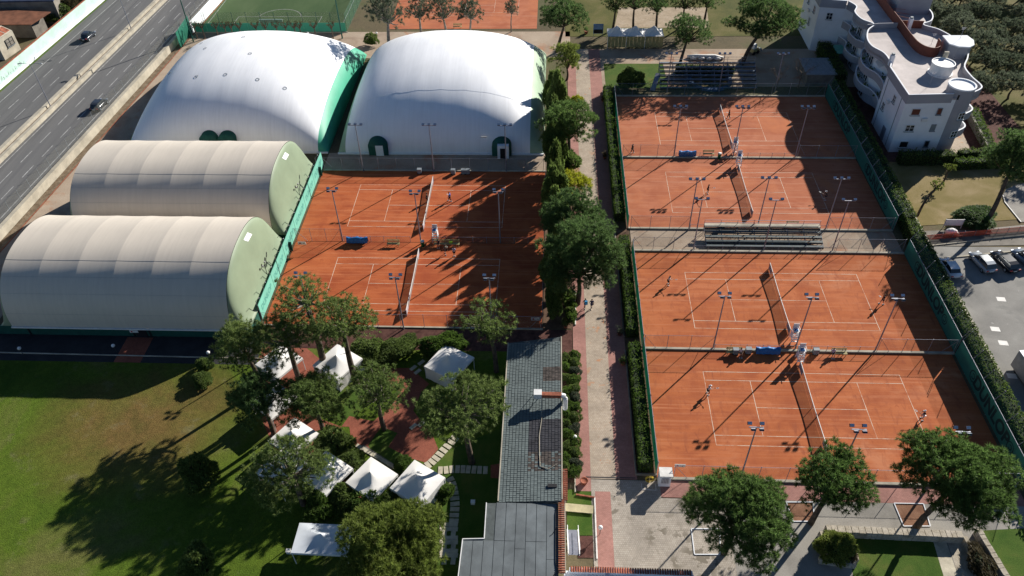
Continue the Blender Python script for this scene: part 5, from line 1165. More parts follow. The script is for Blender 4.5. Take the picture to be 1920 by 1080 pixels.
# ------------------------------------------------------------------ floodlight masts
def floodlight(name, x, y, h, kind, label, group, mat='steel', rz=0.0):
    t = thing(name, label, 'floodlight', (x, y, 0), rz, group)
    MB().tube([(0, 0, 0), (0, 0, h)], [0.10, 0.07], 8).build('pole', M[mat], t)
    if kind == 4: spots = [(-0.62, 0.28), (0.62, 0.28), (-0.42, -0.28), (0.42, -0.28)]; arm = 0.75
    elif kind == 6: spots = [(-0.95, 0.2), (0, 0.2), (0.95, 0.2), (-0.8, -0.22), (0.05, -0.22), (0.8, -0.22)]; arm = 1.1
    elif kind == 3: spots = [(-0.95, 0.0), (0, 0.0), (0.95, 0.0)]; arm = 1.1
    else: spots = [(-0.8, 0.0), (0.8, 0.0)]; arm = 0.9
    ca = MB().bar((-arm, 0, h), (arm, 0, h), 0.09, 0.09).build('cross_arm', M[mat], t)
    for (sx, sy) in spots:
        s = 1 if sy >= 0 else -1
        l = MB().box((0, 0, 0), (0.46, 0.34, 0.16), 0, 0.85).build('lamp_head', M['dark_metal'], ca); l.location = (sx, sy + 0.12 * s, h + 0.13); l.rotation_euler = (R_(38) * s, 0, 0)
        g_ = MB().box((0, 0, 0), (0.40, 0.29, 0.03)).build('lens', M['lamp_glass' if mat == 'steel' else 'grey_plastic'], ca); g_.location = (sx, sy + 0.12 * s + 0.06 * s, h + 0.06); g_.rotation_euler = (R_(38) * s, 0, 0)
        g2 = MB().box((0, 0, 0), (0.42, 0.30, 0.03)).build('hood', M['lamp_glass' if mat == 'steel' else 'dark_metal'], ca); g2.location = (sx, sy + 0.06 * s, h + 0.225); g2.rotation_euler = (R_(38) * s, 0, 0)
    return t
rows = [('two upper right courts', 6, 9.3, [(20.95, 111.7), (30.85, 111.7), (41.15, 111.7)]), ('third right court and the bleachers', 3, 9.1, [(21.0, 91.85), (31.2, 92.3), (41.3, 92.3)]),
        ('second right court and the bleachers', 2, 9.0, [(21.1, 87.3), (31.2, 87.3), (41.0, 87.3)]), ('two lower right courts', 4, 9.15, [(21.1, 67.75), (31.35, 67.75), (41.3, 67.75)]),
        ('lowest right court and the plaza', 4, 9.2, [(21.2, 48.45), (31.35, 48.45), (41.5, 48.45)]), ('uppermost right court and the far bleachers', 3, 7.6, [(22.1, 134.0), (31.8, 134.0), (42.3, 134.0)]),
        ('upper left court and the domes', 3, 8.8, [(-31.2, 106.9), (-19.3, 106.9), (-7.2, 106.9)]), ('two left courts', 4, 9.2, [(-30.9, 88.5), (-19.0, 88.0), (-7.2, 88.5)]), ('lower left court and the garden', 4, 9.2, [(-31.0, 70.4), (-19.0, 70.3), (-7.3, 70.4)])]
for nm, kind, h, ps in rows:
    for i, (x, y) in enumerate(ps):
        side = ('nearest the %s' % ('teal banner fence' if x < 0 else 'avenue'), 'by the net', 'nearest the %s' % ('avenue pines' if x < 0 else 'sponsor windscreen'))[i]
        floodlight('floodlight_mast', x, y, h, kind, 'floodlight mast between the %s, %s' % (nm, side), 'floodlight masts around the courts')
for y, l in ((96.5, 'far'), (78.0, 'near')): floodlight('floodlight_mast', -38.9, y, 5.0, 2, 'dark twin floodlight behind the teal banner, beside the %s hangar cap' % ('rear' if l == 'far' else 'front'), 'dark floodlights behind the banner', 'dark_metal', R_(90)).scale = (0.55, 0.55, 0.85)
def street_lamp(p, h, arm, label, mat='steel', group=None, rz=0.0):
    t = thing('street_lamp', label, 'street lamp', p, rz, group); MB().tube([(0, 0, 0), (0, 0, h)], [0.10, 0.05], 8).build('pole', M[mat], t)
    for s in (-1, 1):
        a = MB().tube([(0, 0, h - 0.1), (s * arm * 0.6, 0, h + 0.12), (s * arm, 0, h + 0.1)], 0.04, 6).build('arm', M[mat], t); MB().box((s * (arm + 0.25), 0, h + 0.08), (0.7, 0.25, 0.12), 0, 0.8).build('lamp_head', M['grey_plastic'], a)
    return t
street_lamp(Vector((hx(-94.0, at(80, 203, HZ).y), at(80, 203, HZ).y, HZ)), 9.0, 1.7, 'double armed street lamp on the highway median nearer the barrel hangars', group='street lamps on the median')
street_lamp(Vector((hx(-94.0, at(231, 57, HZ).y), at(231, 57, HZ).y, HZ)), 9.0, 1.7, 'double armed street lamp on the highway median nearer the football pitch', group='street lamps on the median')
street_lamp(Vector((hx(-94.0, 84.0), 84.0, HZ)), 9.0, 1.7, 'double armed street lamp on the highway median beside the front hangar', group='street lamps on the median')
for (b, l) in (((363, 78), 'green pole at the highway corner of the football pitch'), ((642, 72), 'green pole at the football pitch corner near the grey green trees')):
    p = at(*b); t = thing('pitch_pole', l, 'pole', p); MB().tube([(0, 0, 0), (0, 0, 13)], [0.16, 0.09], 8).build('pole', M['deep_green'], t); c = MB().bar((-1.2, 0, 13), (1.2, 0, 13), 0.1).build('cross_arm', M['deep_green'], t)
    for s in (-1, 0, 1): MB().box((s, 0.1, 13.2), (0.5, 0.35, 0.35)).build('lamp_head', M['grey_plastic'], c)
def globe(px, py, label, h=1.0):
    p = at(px, py, h); t = thing('globe_lamp', label, 'lamp', (p.x, p.y, 0), 0, 'white globe lamps'); MB().tube([(0, 0, 0), (0, 0, h - 0.15)], 0.035, 6).build('pole', M['dark_metal'], t); MB().ico((0, 0, h), 0.24, 2).build('globe', M['white_metal'], t, True)
for x, y, l in ((1078, 819, 'white globe lamp in the bed beside the clubhouse duct'), (1126, 989, 'white globe lamp at the corner of the small stair lawn'), (1074, 565, 'white globe lamp above the kerbed bed by the two walkers'), (36, 653, 'white globe lamp before the hangar at the highway end'),
        (212, 648, 'white globe lamp before the hangar door'), (390, 661, 'white globe lamp at the kerb corner by the clipped shrubs'), (706, 62, 'white globe lamp by the small clipped bush near the domes'), (642, 45, 'white globe lamp at the far football fence corner'), (577, 62, 'white globe lamp before the green football fence')): globe(x, y, l, 1.3)

# ------------------------------------------------------------------ nets and court furniture
def tennis_net(cx, cy, label, pale=False, banners=False):
    t = thing('tennis_net', label, 'tennis net', (cx, cy, 0), 0, 'tennis nets'); e = 6.4; n = 24
    zt = lambda y: 0.93 + 0.15 * (abs(y) / e) ** 1.5
    ys = [-e + 2 * e * k / n for k in range(n + 1)]
    MB().add([(0, y, 0.03) for y in ys] + [(0, y, zt(y)) for y in ys], [(k, k + 1, n + 2 + k, n + 1 + k) for k in range(n)]).build('netting', M['net_pale' if pale else 'net'], t)
    tp = MB()
    for k in range(n): tp.bar((0, ys[k], zt(ys[k])), (0, ys[k + 1], zt(ys[k + 1])), 0.07, 0.10)
    tp.build('tape', M['paint'], t); MB().bar((0, 0, 0.02), (0, 0, 0.92), 0.05).build('centre_strap', M['paint'], t)
    for s in (-1, 1):
        MB().tube([(0, s * (e + 0.05), 0), (0, s * (e + 0.05), 1.12)], 0.06, 8).build('net_post', M['steel'], t)
        MB().box((0, s * (e - 0.75), 0.55), (0.03, 1.3, 0.85)).build('end_banner', M['net_banner'], t)
    return t
M['net_banner'] = mesh_mat('net_banner', (0.42, 0.40, 0.44), 0.12)
for k, nm in (('D', 'lowest right court'), ('C', 'second right court'), ('B', 'third right court'), ('A', 'uppermost right court'), ('E', 'upper left court'), ('F', 'lower left court')): tennis_net(*COURTS[k], 'tennis net across the %s' % nm, k in 'EF')
tennis_net(-19.5, 174.5, 'tennis net across the far clay court behind the dome')
def umpire_chair(p, label, rz=0.0):
    t = thing('umpire_chair', label, 'umpire chair', p, rz, 'umpire chairs'); t.scale = (1.05, 1.05, 1.22)
    for sx in (-0.38, 0.38):
        for sy, ty in ((0.55, 0.30), (-0.45, -0.2)): MB().bar((sx, sy, 0), (sx * 0.85, ty, 1.55), 0.07).build('leg', M['white_metal'], t)
    for k in range(5): MB().box((0, 0.55 - 0.05 * (k + 1), 0.28 * (k + 1)), (0.74 - 0.02 * k, 0.16, 0.05)).build('step', M['white_metal'], t)
    MB().box((0, 0.05, 1.58), (0.72, 0.62, 0.06)).build('seat', M['white_metal'], t); MB().box((0, -0.27, 1.95), (0.70, 0.05, 0.62)).build('backrest', M['white_metal'], t)
    for s in (-1, 1): MB().box((s * 0.37, 0.05, 1.85), (0.05, 0.55, 0.05)).build('armrest', M['white_metal'], t); MB().box((s * 0.38, 0.0, 0.95), (0.03, 0.75, 0.9), 0, 0.8).build('side_panel', M['white_wall'], t)
    MB().box((0, 0.03, 1.64), (0.46, 0.42, 0.07)).build('cushion', M['blue_tarp'], t)
    return t
for k, dy, l, r in (('A', -7.55, 'white umpire chair at the net end of the uppermost right court', R_(0)), ('B', 7.6, 'white umpire chair at the net end of the third right court', R_(180)), ('C', -7.4, 'white umpire chair at the net end of the second right court', R_(0)), ('D', 7.7, 'white umpire chair at the net end of the lowest right court', R_(180))):
    umpire_chair((COURTS[k][0] + 0.3, COURTS[k][1] + dy, 0), l, R_(180))
umpire_chair((-16.9, 88.9, 0), 'pale umpire chair by the green bin between the left courts', R_(180))
def bench(p, label, rz=0.0, group='wooden player benches', mat='bench_wood'):
    t = thing('bench', label, 'bench', p, rz, group)
    for k in range(3): MB().box((0, -0.18 + 0.17 * k, 0.45), (1.9, 0.14, 0.04)).build('seat_slat', M[mat], t)
    for k in range(2): MB().box((0, 0.34 + 0.03 * k, 0.66 + 0.2 * k), (1.9, 0.04, 0.14)).build('back_slat', M[mat], t)
    for s in (-0.8, 0.8): MB().bar((s, -0.2, 0), (s, -0.2, 0.44), 0.06).build('leg', M['bench_wood'], t); MB().bar((s, 0.24, 0), (s, 0.37, 0.95), 0.06).build('leg', M['bench_wood'], t)
    return t
def box_cart(p, label, mat='grey_plastic', s=(0.7, 0.55, 0.75), name='ball_cart', cat='cart', group=None):
    t = thing(name, label, cat, p, 0, group); MB().box((0, 0, s[2] / 2 + 0.1), s, 0, 0.96).build('body', M[mat], t); MB().box((0, 0, s[2] + 0.13), (s[0] * 1.05, s[1] * 1.05, 0.07)).build('lid', M[mat], t)
    for a in (-1, 1): w = MB().tube([(a * s[0] * 0.4, -s[1] / 2 - 0.02, 0.09), (a * s[0] * 0.4, s[1] / 2 + 0.02, 0.09)], 0.09, 10).build('wheel', M['black'], t)
    return t
def tarp(p, L, label, rz=0.0):
    """long plastic cover thrown over a rail, sagging between its ends"""
    t = thing('tarpaulin', label, 'tarpaulin', p, rz, 'blue covers hung on the low fences'); n = 16; vs = []; prof = [(-0.42, 0.25), (-0.36, 0.75), (-0.16, 1.08), (0.10, 1.10), (0.16, 0.6), (0.2, 0.12)]
    for i in range(n + 1):
        f = i / n; sag = 0.14 * math.sin(f * math.pi * 2.0) ** 2
        for j, (y, z) in enumerate(prof): vs.append((L * (f - 0.5), y + 0.05 * math.sin(i * 2.1 + j), z - sag * (1 if j in (2, 3) else 0.3)))
    m = len(prof); MB().add(vs, [(i * m + j, (i + 1) * m + j, (i + 1) * m + j + 1, i * m + j + 1) for i in range(n) for j in range(m - 1)]).build('sheet', M['blue_tarp'], t, True)
    for s in (-1, 1): MB().bar((s * L * 0.42, 0.0, 0.0), (s * L * 0.42, 0, 1.0), 0.05).build('stand', M['steel'], t)
    return t
P3 = lambda x, y: at(x, y)
tarp(P3(1288, 293), 2.9, 'blue cover on the low fence between the two upper right courts')
tarp(P3(1438, 662), 3.0, 'blue cover on the low fence between the two lower right courts')
tarp(P3(671, 455), 3.2, 'blue cover on the low fence between the two left courts')
for x, y, l, r in ((1375, 664, 'wooden bench with bags between the lower right courts, avenue side of the blue cover', 0), (1572, 666, 'wooden bench beside the grey cart between the lower right courts', 0), (1372, 429, 'wooden bench behind the bleachers at the avenue end', 0), (1485, 427, 'wooden bench behind the bleachers at the sponsor windscreen end', 0),
        (1328, 292, 'wooden bench next to the blue cover of the upper right courts', 0), (738, 461, 'wooden bench next to the blue cover of the left courts', 0), (826, 461, 'wooden bench in the shade beside the pale umpire chair', 0), (850, 461, 'wooden bench in the tree shade holding a lime green bag', 0), (858, 53, 'white bench at the edge of the far clay court', 0)): bench(P3(x, y), l, r)
for x, y, l in ((1402, 662, 'grey ball cart between bench and blue cover of the lower right courts'), (1528, 663, 'grey ball cart by the bench with the lavender player'), (1353, 428, 'grey ball cart behind the bleachers'), (787, 325, 'grey ball cart behind the net line of the upper left court'), (850, 326, 'single grey ball cart under the fence by the dome airlock'), (869, 326, 'grey ball cart, one of a pair below the dome airlock'), (877, 326, 'grey ball cart, the other of a pair below the dome airlock'), (1378, 663, 'dark bag box on the bench between the lower right courts')): box_cart(P3(x, y), l)
def bin_(p, label): 
    t = thing('waste_bin', label, 'bin', p, 0, 'green bins'); MB().lathe([(0.24, 0), (0.30, 0.9), (0.31, 0.95)], (0, 0, 0), 14).build('body', M['bin_green'], t, True); MB().lathe([(0.32, 0.95), (0.30, 1.05), (0.08, 1.1)], (0, 0, 0), 14).build('lid', M['paint'], t, True)
for x, y, l in ((1348, 297, 'green bin by the umpire chairs of the upper right courts'), (1498, 661, 'green bin between the umpire chairs of the lower right courts'), (793, 462, 'large green bin by the pale umpire chair of the left courts')): bin_(P3(x, y), l)
def court_sign(px, py, label, z=1.4, rz=0.0):
    p = at(px, py, z); t = thing('court_sign', label, 'sign', (p.x, p.y, z), rz, 'court number signs'); MB().box((0, 0, 0), (1.15, 0.04, 0.5)).build('board', M['paint'], t)
    MB().lathe([(0.14, -0.01), (0.14, 0.01)], (0, 0, 0), 14).build('emblem', M['letter_red'], t, loc=(-0.28, -0.03, 0)).rotation_euler = (R_(90), 0, 0)
    MB().box((0.28, -0.03, 0), (0.05, 0.02, 0.22)).build('digit', M['black'], t)
court_sign(1275, 873, 'white court sign with a red emblem near the kiosk'); court_sign(1004, 598, 'white court sign with a red emblem on the lower left court fence'); court_sign(566, 456, 'small white court sign by the teal banner fence')
# ------------------------------------------------------------------ bleachers
def bleacher(label, cx, y0, w, rows_, mat, top_h, facing, roof=False):
    """rows step up away from the court they face; facing -1: towards smaller y"""
    t = thing('bleacher', label, 'bleacher', (cx, y0, 0)); d = 0.78
    for r in range(rows_):
        y = -facing * d * r; z = 0.45 + (top_h - 0.45) * r / (rows_ - 1)
        for k in range(2): MB().box((0, y - 0.10 + 0.2 * k, z), (w, 0.16, 0.05)).build('seat_plank', M[mat], t)
        MB().box((0, y - facing * 0.42, z - 0.22), (w, 0.30, 0.04)).build('foot_plank', M['seat_shade'], t)
        MB().box((0, y + facing * 0.22, z - 0.16), (w, 0.03, 0.24)).build('riser', M['seat_shade'], t)
    n = int(w / 2.4)
    for k in range(n + 1):
        x = -w / 2 + w * k / n; f = MB()
        for r in range(rows_): y = -facing * d * r; z = 0.45 + (top_h - 0.45) * r / (rows_ - 1); f.bar((x, y, 0), (x, y, z - 0.03), 0.05)
        f.bar((x, 0, 0.38), (x, -facing * d * (rows_ - 1), top_h - 0.06), 0.05); f.bar((x, 0, 0.05), (x, -facing * d * (rows_ - 1), top_h - 0.3), 0.04)
        f.build('support_frame', M['steel'], t)
        MB().bar((x, -facing * (d * (rows_ - 1) + 0.35), 0), (x, -facing * (d * (rows_ - 1) + 0.35), top_h + 0.95), 0.05).build('rail_post', M['steel'], t)
    for zz in (0.5, 0.95): MB().bar((-w / 2, -facing * (d * (rows_ - 1) + 0.35), top_h + zz), (w / 2, -facing * (d * (rows_ - 1) + 0.35), top_h + zz), 0.05).build('guard_rail', M['steel'], t)
    if roof: MB().box((0, -facing * (d * (rows_ - 1) + 0.15), top_h + 0.2), (w, 0.75, 0.06)).build('top_platform', M['concrete'], t)
    return t
M['seat_shade'] = flat('seat_shade', (0.05, 0.06, 0.07), 0.7, var=0.2)
M['seat_green'] = flat('seat_green', (0.09, 0.12, 0.125), 0.6, var=0.15)
M['seat_blue'] = flat('seat_blue', (0.16, 0.21, 0.28), 0.6, var=0.12)
bleacher('low bleacher of dark seat rows with a white top platform between the right courts', 31.4, 87.75, 16.8, 5, 'seat_green', 1.5, -1, True)
bl2 = bleacher('blue grey bleacher behind the uppermost right court', 30.0, 134.9, 18.2, 7, 'seat_blue', 3.2, -1)
MB().bar((-10.6, -0.6, 0.1), (-9.3, 3.4, 1.6), 0.9, 0.1).build('access_ramp', M['steel'], bl2)
# ------------------------------------------------------------------ tents
def gazebo(x, y, w, rz, label, d=None, walls=(), eave=2.25, rise=1.25, mat='tent_white', group='white pagoda tents in the garden'):
    d = d or w; t = thing('pagoda_tent', label, 'tent', (x, y, 0), rz, group); n = 14; vs = []; fs = []; m = 32
    for i in range(n + 1):                                    # flat skirts rising to a round cone
        f = i / n; k = 1 - f; z = eave + rise * (0.42 * f + 0.58 * f ** 3.2); rd = f ** 0.8
        for q in range(m):
            a = 2 * math.pi * q / m + math.pi / 4; cx_, sy_ = math.cos(a), math.sin(a); sq = 1 / max(abs(cx_), abs(sy_)); g_ = (1 - rd) * sq + rd * 1.0
            sagm = 0.05 * math.sin(math.pi * f) * (2 - sq)
            vs.append((cx_ * g_ * w / 2 * k, sy_ * g_ * d / 2 * k, z - sagm))
    for i in range(n):
        for k in range(m): fs.append((i * m + k, i * m + (k + 1) % m, (i + 1) * m + (k + 1) % m, (i + 1) * m + k))
    cn = MB().add(vs, fs).build('canopy', M[mat], t, True)
    va = MB()
    for (a, b, c, e) in ((-1, -1, 1, -1), (1, -1, 1, 1), (1, 1, -1, 1), (-1, 1, -1, -1)): va.add([(a * w / 2, b * d / 2, eave), (c * w / 2, e * d / 2, eave), (c * w / 2 * 1.01, e * d / 2 * 1.01, eave - 0.28), (a * w / 2 * 1.01, b * d / 2 * 1.01, eave - 0.28)], [(0, 1, 2, 3)])
    va.build('valance', M[mat], cn)
    for a in (-1, 1):
        for b in (-1, 1): MB().bar((a * (w / 2 - 0.06), b * (d / 2 - 0.06), 0), (a * (w / 2 - 0.06), b * (d / 2 - 0.06), eave), 0.07).build('pole', M['white_metal'], t)
    for s in walls:
        a, b = {'s': ((-1, -1), (1, -1)), 'n': ((-1, 1), (1, 1)), 'e': ((1, -1), (1, 1)), 'w': ((-1, -1), (-1, 1))}[s]; m_ = 12; vs = []
        for i in range(m_ + 1):
            f = i / m_; q = 0.97 + 0.012 * math.sin(i * 2.4); px_ = (a[0] + (b[0] - a[0]) * f) * w / 2 * q; py_ = (a[1] + (b[1] - a[1]) * f) * d / 2 * q; vs += [(px_, py_, 0.05), (px_, py_, eave)]
        MB().add(vs, [(2 * i, 2 * i + 2, 2 * i + 3, 2 * i + 1) for i in range(m_)]).build('side_wall', M[mat], t, True)
    return t
for x, y, w, r, l, wl2 in ((-18.6, 45.9, 3.95, -33, 'white pagoda tent, middle of the row of three on the brick apron', 'w'), (-13.6, 45.5, 4.2, -31, 'white pagoda tent with a draped side, beside the stepping stones', 'es'), (-23.7, 46.5, 4.1, -33, 'white pagoda tent next to the corner pine, end of the row of three', 'n'),
        (-12.0, 62.7, 4.4, -30, 'single grey white pagoda tent by the hooded hedge', 'ws'), (-28.4, 51.0, 4.0, -33, 'white pagoda tent facing the dark bush of the brick terrace', ''), (-28.6, 46.9, 4.0, -33, 'white pagoda tent mostly hidden under the corner pine', ''), (-32.0, 56.2, 4.0, -36, 'white pagoda tent beside the dark pine on the lawn side', 'w'),
        (-33.1, 62.3, 4.1, -33, 'white pagoda tent under the pine by the banner fence', 's'), (-25.8, 62.4, 4.3, -33, 'tall sided white pagoda tent at the small lawn', 'sew')):
    gazebo(x, y, w, R_(r), l, walls=wl2)
gazebo(-22.3, 38.7, 5.6, R_(-1), 'blue white hip roofed tent on the lawn beside the yellow green pine', 3.3, (), 2.3, 1.0, 'tent_blue')
mq = thing('canopy_bar', 'white triple peaked canopy bar with a wooden front by the avenue', 'canopy', (17.2, 150.0, 0))
pA = at(1138, 90); pB = at(1242, 90); wq = (pB.x - pA.x) / 3.0
mq.location = ((pA.x + pB.x) / 2, pA.y + 1.5, 0)
for k in range(3):
    x = (k - 1) * wq; vs = []; fs = []; n = 8
    for i in range(n + 1):
        f = i / n; s = 1 - f
        for (a, b) in ((-1, -1), (0, -1), (1, -1), (1, 0), (1, 1), (0, 1), (-1, 1), (-1, 0)): vs.append((x + a * wq / 2 * s, b * 1.9 * s, 2.7 + 1.5 * f ** 1.7))
    for i in range(n):
        for j in range(8): fs.append((i * 8 + j, i * 8 + (j + 1) % 8, (i + 1) * 8 + (j + 1) % 8, (i + 1) * 8 + j))
    MB().add(vs, fs).build('canopy', M['tent_white'], mq)
    for j in range(5): MB().box((x - wq / 2 + wq * (j + 0.5) / 5, -1.45, 1.3), (wq / 5 - 0.05, 0.06, 2.3)).build('wood_panel', M['bench_wood'], mq)
    for b in (-1.8, 1.8): MB().bar((x - wq / 2 + 0.05, b, 0), (x - wq / 2 + 0.05, b, 2.7), 0.09).build('pole', M['white_metal'], mq)
# notice board, pool, yard things
p = at(1121, 70); nb = thing('notice_board', 'blue notice board on posts beside the avenue end', 'board', p)
MB().box((0, 0, 1.9), (2.1, 0.12, 2.1)).build('panel', flat('board_blue', (0.09, 0.21, 0.42), 0.6), nb); MB().box((0, -0.08, 1.35), (1.9, 0.04, 0.8)).build('lower_panel', M['black'], nb)
for k in range(4): MB().box((0, -0.08, 1.95 + 0.24 * k), (1.8, 0.03, 0.05)).build('text_row', M['tent_blue'], nb)
for s in (-0.9, 0.9): MB().bar((s, 0.05, 0), (s, 0.05, 0.9), 0.08).build('post', M['steel'], nb)
rp2 = thing('round_pool', 'round basin with a blue rim behind the far bleachers', 'pool', at(1331, 152))
MB().lathe([(4.2, 0), (4.2, 0.45), (3.6, 0.5), (3.55, 0.1)], (0, 0, 0), 40, False).build('rim', flat('pool_blue', (0.06, 0.12, 0.24), 0.6), rp2); MB().lathe([(3.6, 0.1), (0.01, 0.12)], (0, 0, 0), 40, False).build('bed', M['grass_dry'], rp2)
wt = thing('rolled_tarpaulin', 'long white rolled tarpaulin lying in the yard near the umbrella pine', 'tarpaulin', at(1322, 110))
MB().tube([(-3.6, 0.3, 0.3), (-1.8, 0.1, 0.45), (0.2, 0.1, 0.4), (1.8, -0.1, 0.45), (3.6, -0.4, 0.3)], [0.3, 0.45, 0.42, 0.5, 0.28], 9).build('roll', M['tent_white'], wt, True)
for k in range(4): MB().ico((-2.4 + 1.6 * k, -0.4 - 0.1 * k, 0.3), 0.45, 2, (1.5, 0.8, 0.7)).build('fold', M['tent_white'], wt, True)
sh = thing('grey_shed', 'grey flat roofed shed beside the leafless tree', 'shed', at(1532, 162))
MB().box((0.4, 3.2, 1.2), (5.2, 6.2, 2.4)).build('wall', M['concrete_dark'], sh); rr = MB().box((0.3, 3.2, 2.5), (5.7, 6.8, 0.14)).build('roof', M['grey_plastic'], sh)
for k in range(9): MB().box((-2.3 + 0.65 * k, 3.2, 2.6), (0.08, 6.8, 0.06)).build('roof_rib', M['grey_plastic'], rr)
sh2 = thing('lean_to_shed', 'low turquoise roofed shed at the foot of the wavy balconies', 'shed', at(1580, 112))
MB().box((0, 0, 1.1), (4.2, 3.2, 2.2), 0.1).build('wall', M['concrete_dark'], sh2); MB().box((0, 0, 2.27), (4.7, 3.7, 0.12), 0.1).build('roof', M['teal'], sh2)
ld = thing('yard_loader', 'small dirty compact loader parked under the umbrella pine', 'loader', at(1412, 100), R_(40))
MB().box((0, 0, 0.85), (1.8, 1.2, 0.7), 0, 0.9).build('body', M['bench_wood'], ld); MB().box((-0.2, 0, 1.65), (0.9, 1.0, 0.95), 0, 0.85).build('cab', M['white_metal'], ld); MB().box((1.6, 0, 0.45), (0.7, 1.5, 0.5), 0, 0.8).build('bucket', M['grey_plastic'], ld)
for s in (-0.6, 0.6):
    MB().bar((0.5, s, 1.2), (1.5, s, 0.5), 0.12).build('lift_arm', M['bench_wood'], ld)
    for x in (-0.6, 0.65): MB().tube([(x, s - 0.13, 0.38), (x, s + 0.13, 0.38)], 0.38, 14).build('wheel', M['black'], ld)
# forecourt things
kp = at(1244, 905); ki = thing('kiosk', 'white metal ticket kiosk with a barred shutter at the court corner', 'kiosk', kp)
MB().box((0, 0, 1.0), (1.25, 1.0, 2.0)).build('body', M['white_wall'], ki); MB().box((0.03, -0.06, 2.08), (1.4, 1.2, 0.14)).build('canopy_roof', M['paint'], ki); w_ = MB().box((0, -0.53, 1.15), (0.8, 0.06, 0.9)).build('window', M['steel'], ki)
for k in range(5): MB().box((-0.32 + 0.16 * k, -0.58, 1.15), (0.04, 0.05, 0.86)).build('bar', M['white_metal'], w_)
hr = thing('hose_reel', 'coiled yellow garden hose on a wooden stand by the hedge end', 'hose', at(1217, 906))
MB().tube([(0.45 * math.cos(a) * (1 + 0.05 * math.sin(a * 3)), 0.12 * math.sin(a * 0.7), 0.75 + 0.45 * math.sin(a)) for a in [k * 0.35 for k in range(90)]], 0.03, 5).build('coil', M['yellow'], hr); MB().bar((0, 0.1, 0), (0, 0.1, 1.1), 0.1).build('stand', M['bench_wood'], hr)
cr_ = thing('white_hose_frame', 'white metal frame lying under the hose stand', 'frame', at(1216, 918)); MB().bar((-0.7, 0, 0.05), (0.8, -0.1, 0.05), 0.06).build('bar', M['paint'], cr_); MB().bar((-0.7, 0, 0.05), (-0.7, 0.7, 0.05), 0.06).build('bar', M['paint'], cr_); MB().bar((0.8, -0.1, 0.05), (0.8, 0.7, 0.05), 0.06).build('bar', M['paint'], cr_)
bo = thing('board_ramp', 'pale wooden board lying on the small stair lawn', 'board', at(1084, 953, 0.2), R_(-4)); MB().box((0, 0, 0), (3.2, 0.95, 0.06)).build('board', flat('pale_wood', (0.46, 0.40, 0.24), 0.8, var=0.12), bo)
st = thing('metal_stair', 'grey metal outdoor stair climbing beside the clubhouse tiles', 'stair', (2.85, 39.2, 0)); 
for k in range(14): MB().box((0, 2.3 - 0.30 * k, 0.22 + 0.2 * k), (0.95, 0.26, 0.05)).build('tread', M['steel'], st)
for s in (-0.55, 0.55): MB().bar((s, 2.5, 0.1), (s, -1.8, 3.0), 0.06, 0.2).build('stringer', M['white_metal'], st); MB().bar((s, 2.5, 1.05), (s, -1.8, 3.95), 0.05).build('handrail', M['white_metal'], st)
def pot(px, py, r, label, plant=None):
    t = thing('flower_pot', label, 'pot', at(px, py), 0, 'terracotta pots'); MB().lathe([(r * 0.7, 0), (r, r * 1.3), (r * 1.08, r * 1.35), (r * 0.9, r * 1.36), (r * 0.85, r * 1.2), (0.01, r * 1.18)], (0, 0, 0), 16, False).build('pot', M['terracotta'], t, True)
    if plant:
        rs = np.random.RandomState(int(px)); P = np.array([0, 0, r * 1.5 + 0.35]) + rs.normal(0, 0.22, (60, 3)); link('plant', tri_mesh('plant', blades(rs, P, unit(rs.normal(0, 1, (60, 3)) + [0, 0, 1.0]), 4, 0.45, 0.06, 0.5), M[plant]), t)
pot(1095, 906, 0.42, 'wide terracotta bowl on the brick border by the drain line'); pot(1162, 628, 0.33, 'potted agave against the end of the second court hedge', 'olive'); pot(1168, 683, 0.33, 'potted leafy plant against the lowest court hedge', 'needle'); pot(1131, 190, 0.36, 'bare potted plant at the upper end of the avenue hedge', 'twig_leaf' if 'twig_leaf' in M else 'dry_leaf'); pot(1099, 63, 0.45, 'red terracotta pot near the blue notice board', 'shrub'); pot(1134, 297, 0.3, 'pot with bare twigs by the avenue hedge', 'dry_leaf'); pot(1060, 614, 0.3, 'small pot at the end of the kerbed bed', 'shrub')
bn = thing('stone_bench', 'pale stone bench block beside the garden walk bush', 'bench', at(732, 648)); MB().box((0, 0, 0.42), (1.2, 0.5, 0.12), -0.3).build('seat', M['concrete'], bn); MB().box((1.5, -0.4, 0.36), (1.4, 0.45, 0.12), -0.4).build('slab', M['grey_plastic'], bn); MB().box((0, 0, 0.18), (0.8, 0.4, 0.36), -0.3).build('foot', M['concrete'], bn); MB().box((1.5, -0.4, 0.15), (0.9, 0.35, 0.3), -0.4).build('foot', M['concrete'], bn)
for x, y, l in ((887, 944, 'white junction box standing in the shaded lawn by the felt roof'), (542, 1036, 'white box at the corner of the hip roofed tent')):
    t = thing('junction_box', l, 'box', at(x, y)); MB().box((0, 0, 0.2), (0.42, 0.35, 0.4)).build('box', M['white_metal'], t); MB().box((0, 0, 0.42), (0.48, 0.4, 0.05)).build('lid', M['white_metal'], t)
